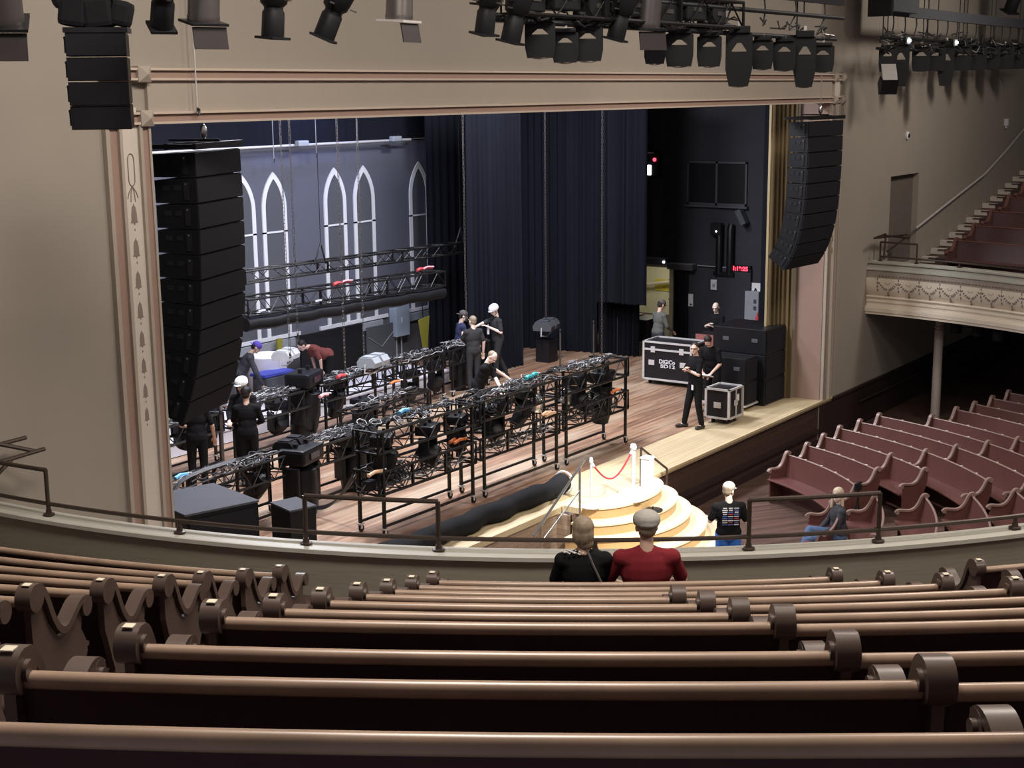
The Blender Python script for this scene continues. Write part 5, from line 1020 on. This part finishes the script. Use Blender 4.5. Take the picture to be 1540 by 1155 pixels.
def person(label, loc, phi, s=1.0, lean=0, twist=0, seat=None, arm=None, leg=None, head=(0, 0), top='tee', topl='short', legs='tee', legl='long', shoe='shoe', hair='hairdk', hstyle='short', hat=None, skin='skin', voxel=.009, wide=1.0, extra=None):
    t = thing('person', label, 'person', loc, R(phi-90)); t.scale = (s,)*3
    hp = .95 if seat is None else seat+.12
    P0 = Vector((0, 0, hp)); RT = Matrix.Rotation(R(twist), 3, 'Z') @ Matrix.Rotation(R(-lean), 3, 'X')
    def U(v): v = Vector(v); return P0+RT@(v-Vector((0, 0, .95)))
    A = {'L': (U((-.24*wide, -.03, 1.14)), U((-.26*wide, .06, .90))), 'R': (U((.24*wide, -.03, 1.14)), U((.26*wide, .06, .90)))}
    for k, v in (arm or {}).items(): A[k] = (U(v[0]), U(v[1])) if len(v) < 3 else (Vector(v[0]), Vector(v[1]))
    if seat is None: LG = {'L': ((-.10, .02, .50), (-.10, -.02, .09), (-.11, .14, .04)), 'R': ((.10, .02, .50), (.10, -.02, .09), (.11, .14, .04))}
    else: LG = {'L': ((-.12, .44, seat+.08), (-.12, .42, .09), (-.13, .58, .04)), 'R': ((.12, .44, seat+.08), (.12, .42, .09), (.13, .58, .04))}
    for k, v in (leg or {}).items(): LG[k] = v
    SH = {'L': U((-.172*wide, 0, 1.385)), 'R': U((.172*wide, 0, 1.385))}
    hipc = {'L': P0+Vector((-.09, 0, -.02)), 'R': P0+Vector((.09, 0, -.02))}
    HC = U((0, .03, 1.62)); RH = RT @ Matrix.Rotation(R(head[0]), 3, 'Z') @ Matrix.Rotation(R(-head[1]), 3, 'X')
    def Hd(v): return HC+RH@Vector(v)
    b = MB()
    # head
    b.ell(Hd((0, -.008, .03)), (.077, .096, .094), RH); b.ell(Hd((0, .028, -.035)), (.060, .062, .072), RH); b.ell(Hd((0, .062, -.082)), (.028, .022, .020), RH)
    caps(b, Hd((0, .088, .018)), Hd((0, .106, -.020)), .010, .016, 8); b.ell(Hd((0, .082, .034)), (.055, .018, .014), RH); b.ell(Hd((0, .084, -.055)), (.026, .012, .010), RH)
    for sx in (-1, 1): b.ell(Hd((sx*.079, -.008, .0)), (.012, .022, .032), RH)
    caps(b, U((0, -.012, 1.44)), Hd((0, -.012, -.05)), .058, .052)
    # torso
    def torso(mb, g=0.0, lo=True):
        caps(mb, U((-.12*wide, 0, 1.365)), U((.12*wide, 0, 1.365)), .060+g, .060+g)
        for sx in (-1, 1): caps(mb, U((sx*.035, -.01, 1.43)), U((sx*.15*wide, 0, 1.385)), .042+g*.6, .050+g*.8)
        mb.ell(U((0, .01, 1.28)), (.165*wide+g, .112*(.7+.3*wide)+g, .19+g), RT); mb.ell(U((0, .012, 1.10)), (.145*wide+g, .112*(.5+.5*wide)+g, .17+g), RT)
        if lo: mb.ell(P0+Vector((0, 0, .03)), (.165*wide+g, .120*(.6+.4*wide)+g, .13+g))
        caps(mb, U((0, 0, 1.12)), P0+Vector((0, 0, .03)), .11*wide+g, .115*wide+g)
        for k in 'LR': caps(mb, U((0, 0, 1.34)), SH[k], .06+g, .052+g)
    torso(b)
    for k in 'LR':
        e, w_ = A[k]; sg = -1 if k == 'L' else 1
        caps(b, SH[k], e, .050, .040); caps(b, e, w_, .040, .027)
        # hand: palm, four fingers, thumb
        d = (w_-e).normalized(); side = d.cross(Vector((0, 0, 1))); side = side.normalized() if side.length > .1 else Vector((1, 0, 0)); nrm = side.cross(d).normalized()
        pc = w_+d*.055; q = Matrix((side, d, nrm)).transposed(); b.ell(pc, (.042, .055, .018), q)
        for i, (o_, l_) in enumerate(((-.030, .034), (-.010, .042), (.010, .040), (.030, .030))):
            f0 = pc+side*o_+d*.04; f1 = f0+d*l_-nrm*.010; f2 = f1+d*l_*.55-nrm*l_*.55; caps(b, f0, f1, .0105, .0098, 6); caps(b, f1, f2, .0098, .0088, 6)
        th0 = w_+side*.03*-sg+d*.02; th1 = th0+side*.028*-sg+d*.035; th2 = th1+d*.030-nrm*.006; caps(b, th0, th1, .013, .011, 6); caps(b, th1, th2, .011, .010, 6)
        kn, an, to = [Vector(x) for x in LG[k]]
        caps(b, hipc[k], kn, .082, .056); caps(b, kn, an, .054, .038); caps(b, an+Vector((0, 0, -.03)), to, .036, .032)
    body = remesh(b, 'body', skin, t, voxel)
    # shirt
    c = MB(); torso(c, .020)
    for k in 'LR':
        e, w_ = A[k]
        if topl == 'short': caps(c, SH[k], SH[k].lerp(e, .78), .063, .060)
        elif topl == 'long': caps(c, SH[k], e, .064, .055); caps(c, e, e.lerp(w_, .92), .055, .042)
        else: caps(c, SH[k], SH[k].lerp(e, .2), .074, .07)
    remesh(c, 'shirt' if topl != 'long' else 'jacket', top, t, max(voxel, .011))
    # trousers
    c = MB(); c.ell(P0+Vector((0, 0, .0)), (.175*wide+.012, .128+.012*wide, .13)); 
    for k in 'LR':
        kn, an, to = [Vector(x) for x in LG[k]]
        if legl == 'long': caps(c, hipc[k], kn, .100, .074); caps(c, kn, an.lerp(kn, .04), .074, .058)
        else: caps(c, hipc[k], kn, .110, .095)
    remesh(c, 'trousers' if legl == 'long' else 'shorts', legs, t, max(voxel, .011))
    for k in 'LR':
        kn, an, to = [Vector(x) for x in LG[k]]; c = MB(); hl = an+(an-to)*Vector((.3, .3, 0)); hl.z = to.z; caps(c, hl, to, .045, .042); caps(c, an, hl.lerp(to, .3), .045, .045); remesh(c, 'shoe', shoe, t, .011)
    for sx in (-1, 1): MB().ell(Hd((sx*.031, .084, .012)), (.011, .008, .009), RH, 8, 6).build('eye', 'eye', t)
    # hair and headwear
    c = MB()
    if hstyle == 'short': c.ell(Hd((0, -.022, .048)), (.084, .096, .090), RH); c.ell(Hd((0, -.050, .0)), (.074, .062, .07), RH)
    elif hstyle == 'shaved': c.ell(Hd((0, -.035, .035)), (.079, .085, .085), RH)
    elif hstyle == 'bob': c.ell(Hd((0, -.018, .045)), (.094, .106, .098), RH); c.ell(Hd((0, -.050, -.02)), (.094, .075, .10), RH); c.ell(Hd((.02, -.055, -.085)), (.07, .05, .06), RH)
    elif hstyle == 'long':
        c.ell(Hd((0, -.018, .045)), (.092, .104, .096), RH); c.ell(Hd((0, -.055, -.04)), (.095, .07, .13), RH)
        for sx in (-1, 1): caps(c, Hd((sx*.07, -.01, 0)), Hd((sx*.09, .01, -.20)), .035, .028)
    if c.v and hstyle != 'none': remesh(c, 'hair', hair, t, .010, 1)
    if hat:
        kind, hm, back = hat; c = MB(); q = RH @ Matrix.Rotation(R(180 if back else 0), 3, 'Z'); o_ = Vector((0, -.006, .035))
        if kind == 'cap':
            c.ell(Hd(o_+Vector((0, 0, .028))), (.094, .108, .088), RH); c.ell(Hd(o_)+q@Vector((0, .105, -.003)), (.068, .065, .010), q)
        elif kind == 'flat': c.ell(Hd(o_+Vector((0, 0, .035))), (.112, .125, .080), RH); c.ell(Hd(o_)+q@Vector((0, .10, .0)), (.085, .06, .018), q); c.ell(Hd((0, -.02, .045)), (.10, .115, .045), RH)
        else: c.ell(Hd(o_+Vector((0, 0, .035))), (.112, .132, .100), RH); c.ell(Hd(o_)+q@Vector((0, .10, .01)), (.080, .060, .014), q); c.ell(Hd(o_), (.110, .130, .030), RH)
        remesh(c, {'cap': 'cap', 'flat': 'cap', 'helmet': 'helmet'}[kind], hm, t, .008, 2)
        if kind == 'helmet':
            for sx in (-1, 1): MB().tube([Hd((sx*.085, .0, .03)), Hd((sx*.075, .03, -.05)), Hd((0, .06, -.108))], .006, 5).build('chin_strap', 'black', t)
    return t, U, Hd
CR = {'L': ((-.25, .09, 1.14), (-.02, .17, 1.19)), 'R': ((.25, .09, 1.15), (.03, .20, 1.24))}
p = onZ(1045, 643, 0); t, U, Hd = person('person in black t-shirt with crossed arms standing left of the small flight case', (p.x, p.y, 0), 150, 1.0, arm=CR, leg={'L': ((-.12, .0, .50), (-.16, -.06, .09), (-.20, .08, .04)), 'R': ((.11, .10, .50), (.15, .16, .09), (.18, .31, .04))}, head=(35, 0), hstyle='short')
MB().box(Vector((-.10, .135, .86)), (.06, .012, .10)).build('hanging_badge', 'paper', t)
MB().tube([Hd((-.07, .04, .015)), Hd((-.03, .10, .015)), Hd((.03, .10, .015)), Hd((.07, .04, .015))], .004, 5).build('glasses', 'black', t)
p = onZ(1078, 455, 1.74); person('bald person in black t-shirt with folded arms behind the red panelled rack', (p.x, p.y, 0), 165, 1.0, arm=CR, head=(25, 18), hstyle='none', skin='skinlt')
p = onZ(1073, 506, 1.62); t, U, Hd = person('hunched dark-haired person in black t-shirt holding papers between the large case and speakers', (p.x, p.y, 0), 185, 1.0, lean=22, arm={'L': ((-.22, .10, 1.12), (-.10, .32, 1.02)), 'R': ((.22, .10, 1.14), (.10, .34, 1.05))}, head=(10, 35))
MB().box(U((0, .42, 1.02)), (.30, .2, .02), mtx=Matrix.Rotation(R(20), 3, 'X')).build('papers', 'paper', t)
p = onZ(990, 453, 1.72); person('person in a grey-green hooded top and cap walking out by the hallway door', (p.x, p.y, 0), -20, 1.0, arm={'L': ((-.22, .10, 1.16), (-.18, .34, 1.08)), 'R': ((.24, .06, 1.14), (.2, .28, 1.02))}, top='hoodie', topl='long', legs='jacket', head=(0, 15), hat=('cap', 'capdark', False), lean=6)
p = onZ(748, 456, 1.82); t, U, Hd = person('person in white helmet and grey t-shirt pointing left with an outstretched arm', (p.x, p.y, 0), 150, 1.02, lean=4, arm={'R': ((.20, .26, 1.33), (.06, .52, 1.30)), 'L': ((-.26, .02, 1.14), (-.10, .25, 1.28))}, leg={'L': ((-.11, .10, .52), (-.12, .10, .09), (-.13, .26, .04)), 'R': ((.10, -.05, .50), (.14, -.26, .12), (.14, -.12, .04))}, top='teegrey', legs='teegrey', head=(10, 22), hat=('helmet', 'helmet', False), hstyle='shaved', skin='skinlt')
MB().lathe([(.03, 0), (.03, .16), (.012, .2), (.012, .22)], U((-.02, .24, 1.1)), seg=10).build('bottle', 'white', t); MB().tube([U((-.07, .02, 1.5)), U((-.03, .13, 1.42)), U((.03, .13, 1.42)), U((.07, .02, 1.5))], .012, 5).build('headset', 'black', t)
p = onZ(711, 473, 1.78); person('person in dark grey t-shirt with short light hair, back turned, beside the pointing helmeted one', (p.x, p.y, 0), 62, 1.0, arm={'L': ((-.22, .14, 1.18), (-.10, .34, 1.28)), 'R': ((.25, -.03, 1.14), (.27, .05, .88))}, top='teegrey', legs='teegrey', hair='hairbl', hstyle='short', skin='skinlt', head=(15, 0))
p = onZ(690, 468, 1.74); person('person in navy t-shirt and backwards dark cap reaching to the rear truss', (p.x, p.y, 0), -35, 1.0, lean=6, arm={'L': ((-.22, .12, 1.14), (-.14, .36, 1.06)), 'R': ((.24, .10, 1.14), (.16, .36, 1.02))}, top='tenavy', legs='jacket', hat=('cap', 'capdark', True), skin='skinlt', head=(0, 10))
p = onZ(718, 531, 1.62); person('person in black t-shirt leaning over the front truss cables with both arms down', (p.x, p.y, 0), -70, 1.0, lean=24, arm={'L': ((.0, .38, 1.10), (.40, .62, .95), 1), 'R': ((-.30, .30, 1.22), (-.34, .52, 1.08), 1)}, head=(-10, 25), hair='hairbl', skin='skinlt', hstyle='shaved')
p = onZ(369, 580, 1.78); person('person in black jacket and black cap seen from behind at the rear truss', (p.x, p.y, 0), 40, 1.0, arm={'L': ((-.24, .08, 1.16), (-.12, .30, 1.10)), 'R': ((.25, .06, 1.14), (.16, .28, 1.05))}, top='tee', topl='long', hat=('cap', 'black', False), head=(-8, 4))
p = onZ(367, 573, 1.86); p = p*1.0; q = Vector((p.x, p.y, 0)); person('person in white helmet mostly hidden behind the one in the black cap', (q.x+.45, q.y+.52, 0), 205, 1.02, arm={'L': ((-.24, .08, 1.16), (-.12, .30, 1.10)), 'R': ((.25, .06, 1.14), (.16, .28, 1.05))}, top='tee', topl='long', hat=('helmet', 'helmet', False), hstyle='shaved', head=(-20, 15))
p = onZ(292, 590, 1.74); person('person in black t-shirt and black trousers whose head is hidden by the left line array', (p.x, p.y, 0), 55, 1.0, arm={'R': ((.27, .0, 1.14), (.31, .10, .90)), 'L': ((-.24, .08, 1.16), (-.12, .30, 1.08))}, skin='skin', head=(0, 10))
p = onZ(378, 523, 1.50); person('person in purple-blue cap and dark long sleeves reaching into the blue-lidded case', (p.x-.25, p.y+.15, 0), -40, 1.0, lean=32, arm={'L': ((-.20, .26, 1.20), (-.10, .50, 1.02)), 'R': ((.22, .26, 1.18), (.14, .52, 1.0))}, top='jacket', topl='long', hat=('cap', 'capblue', True), head=(0, 5))
p = onZ(478, 520, 1.22); person('person in faded red and black shirt bending far forward by the black flat', (p.x+.3, p.y, 0), 158, 1.0, lean=62, arm={'L': ((-.22, .16, 1.18), (-.16, .36, 1.02)), 'R': ((.22, .16, 1.18), (.16, .38, 1.02))}, top='redshirt', legs='tee', head=(0, -20), hair='hairdk')
# audience floor
p = onZ(1097, 727, .78); t, U, Hd = person('person in printed black t-shirt, grey cap and bright blue shorts on the main floor', (p.x, p.y, -1), 38, 1.02, arm={'L': ((-.27, .06, 1.15), (-.16, .27, 1.20)), 'R': ((.27, -.02, 1.14), (.29, .04, .88))}, top='tee', legs='shorts', legl='short', hat=('cap', 'capgrey', False), head=(-45, 4), skin='skinlt', wide=1.12, hair='hairbl')
rnd = random.Random(3)
pr = {'print_w': MB(), 'print_r': MB(), 'print_b': MB()}
y0 = -.148
for r_ in range(9):
    z = 1.40-.032*r_
    for c_ in range(3):
        k = ('print_w', 'print_w', 'print_r', 'print_b')[rnd.randrange(4)] if r_ else 'print_w'; x = -.088+.088*c_
        pr[k].box((x, y0-.004*(1-abs(x)*5), z), (.05+.035*rnd.random(), .006, .010+.008*rnd.random()))
for k, mb in pr.items(): 
    o = mb.build('shirt_print', k, t); o['kind'] = 'stuff'; o['label'] = {'print_w': 'white printed lines', 'print_r': 'red printed lines', 'print_b': 'blue printed patches'}[k]
p = onZ(1243, 737, .30); person('seated person with long blond hair, dark jacket and blue jeans on the main-floor pew end', (p.x+.12, p.y-.18, -1), 128, 1.0, seat=.42, arm={'L': ((-.24, .10, 1.14), (-.06, .30, 1.00)), 'R': ((.24, .10, 1.14), (.05, .32, 1.01))}, leg={'L': ((-.10, .46, .52), (-.06, .44, .09), (-.08, .60, .04)), 'R': ((.05, .46, .62), (-.12, .62, .36), (-.20, .74, .30))}, top='jacket', topl='long', legs='jean', shoe='shoew', hair='hairblond', hstyle='long', head=(55, -4), skin='skinlt')
# gallery front row, seen from behind
zs = ZT[1]-.80
p = onZ(877, 801, 3.58); q = Vector((p.x, p.y, zs)); q = pol(13.17, 213.77, zs); t, U, Hd = person('person with light brown bobbed hair and dark lace-shouldered top, seated in the front gallery row', q, 38, .90, seat=.42, arm={'L': ((-.24, .10, 1.14), (-.10, .32, 1.02)), 'R': ((.24, .10, 1.14), (.10, .32, 1.02))}, top='tee', hair='hairbl', hstyle='bob', head=(-6, 2), voxel=.008, wide=1.02)
m_ = MB()
for k in range(26): m_.ell(U((-.18+.007*k+.01*(k % 2), -.02-.03*(k % 3), 1.475+.004*(k % 4)-.0008*k)), (.010, .010, .007), seg=6, rings=4)
o = m_.build('shoulder_lace', 'beads', t); o['kind'] = 'stuff'; MB().tube([U((.02, -.06, 1.50)), U((.06, -.13, 1.40)), U((.15, -.15, 1.2))], .009, 5).build('bag_strap', 'capdark', t)
p = onZ(973, 783, 3.70); q = Vector((p.x, p.y, zs)); q = pol(13.17, 215.83, zs); person('person in deep red t-shirt and pale grey cap, seated in the front gallery row', q, 36, .955, seat=.38, arm={'L': ((-.30, .10, 1.16), (-.16, .32, 1.05)), 'R': ((.30, .10, 1.16), (.16, .32, 1.05))}, top='red_tee', legs='jean', hair='hairbl', hstyle='short', hat=('flat', 'capgrey', False), head=(4, 2), voxel=.008, wide=1.16)
# ================================================================ LIGHT
def aim(o, t): o.rotation_euler = (Vector(t)-o.location).to_track_quat('-Z', 'Y').to_euler()
def area(name, loc, size, power, col, rot=(0, 0, 0), sy=None, spread=None):
    l = bpy.data.lights.new(name, 'AREA'); l.energy = power; l.color = col; l.size = size
    if sy: l.shape = 'RECTANGLE'; l.size_y = sy
    if spread: l.spread = spread
    o = bpy.data.objects.new(name, l); COL.objects.link(o); o.location = loc; o.rotation_euler = rot; return o
def aim(o, t): o.rotation_euler = (Vector(t)-o.location).to_track_quat('-Z', 'Y').to_euler()
def spot(name, loc, target, power, col, ang, blend=.4, rad=.08):
    l = bpy.data.lights.new(name, 'SPOT'); l.energy = power; l.color = col; l.spot_size = R(ang); l.spot_blend = blend; l.shadow_soft_size = rad
    o = bpy.data.objects.new(name, l); COL.objects.link(o); o.location = loc; aim(o, target); return o
WARM = (1, .90, .80); COOL = (.90, .92, 1); NEU = (1, .95, .9)
for i, (x, y) in enumerate(((5, 4), (13, 3), (22, 2))): area('house_light', (x, y, 12), 2.5, (300, 260, 230)[i], WARM)
area('house_light', (31, 3, 12), 2.5, 85, WARM)
for x in (9, 20, 32):  # unseen fill lights, added to brighten the front wall
    o = area('wall_fill_light', (x, 5.2, 11.6), 1.2, 62, WARM, spread=R(120)); aim(o, (x+1, 12.2, 6.2))
area('house_light', (10, -6, 12), 3, 200, WARM)
for i, (x, y) in enumerate(((16, 15.5), (22, 15.5), (19, 19), (26, 18))): area('stage_work_light', (x, y, 8.6), 1.2, (380, 330, 240, 240)[i], COOL)
area('stage_blue_light', (24, 21.9, 7.6), .5, 45, (.35, .45, 1), (R(18), 0, 0))
area('hallway_light', (35.8, 20.2, 2.25), .8, 14, (1, .93, .75))
sp = spot('steps_spot', (14.5, 2.5, 10.5), (19.9, 11.75, -.3), 8500, (1, .96, .87), 13, .5, .15)
W = bpy.data.worlds.new('world'); S.world = W; W.use_nodes = True
W.node_tree.nodes['Background'].inputs[0].default_value = (.75, .68, .72, 1); W.node_tree.nodes['Background'].inputs[1].default_value = .10
vs = S.view_settings; vs.view_transform = 'Standard'; vs.look = 'None'; vs.gamma = 1; vs.use_curve_mapping = False; vs.exposure = 1.25
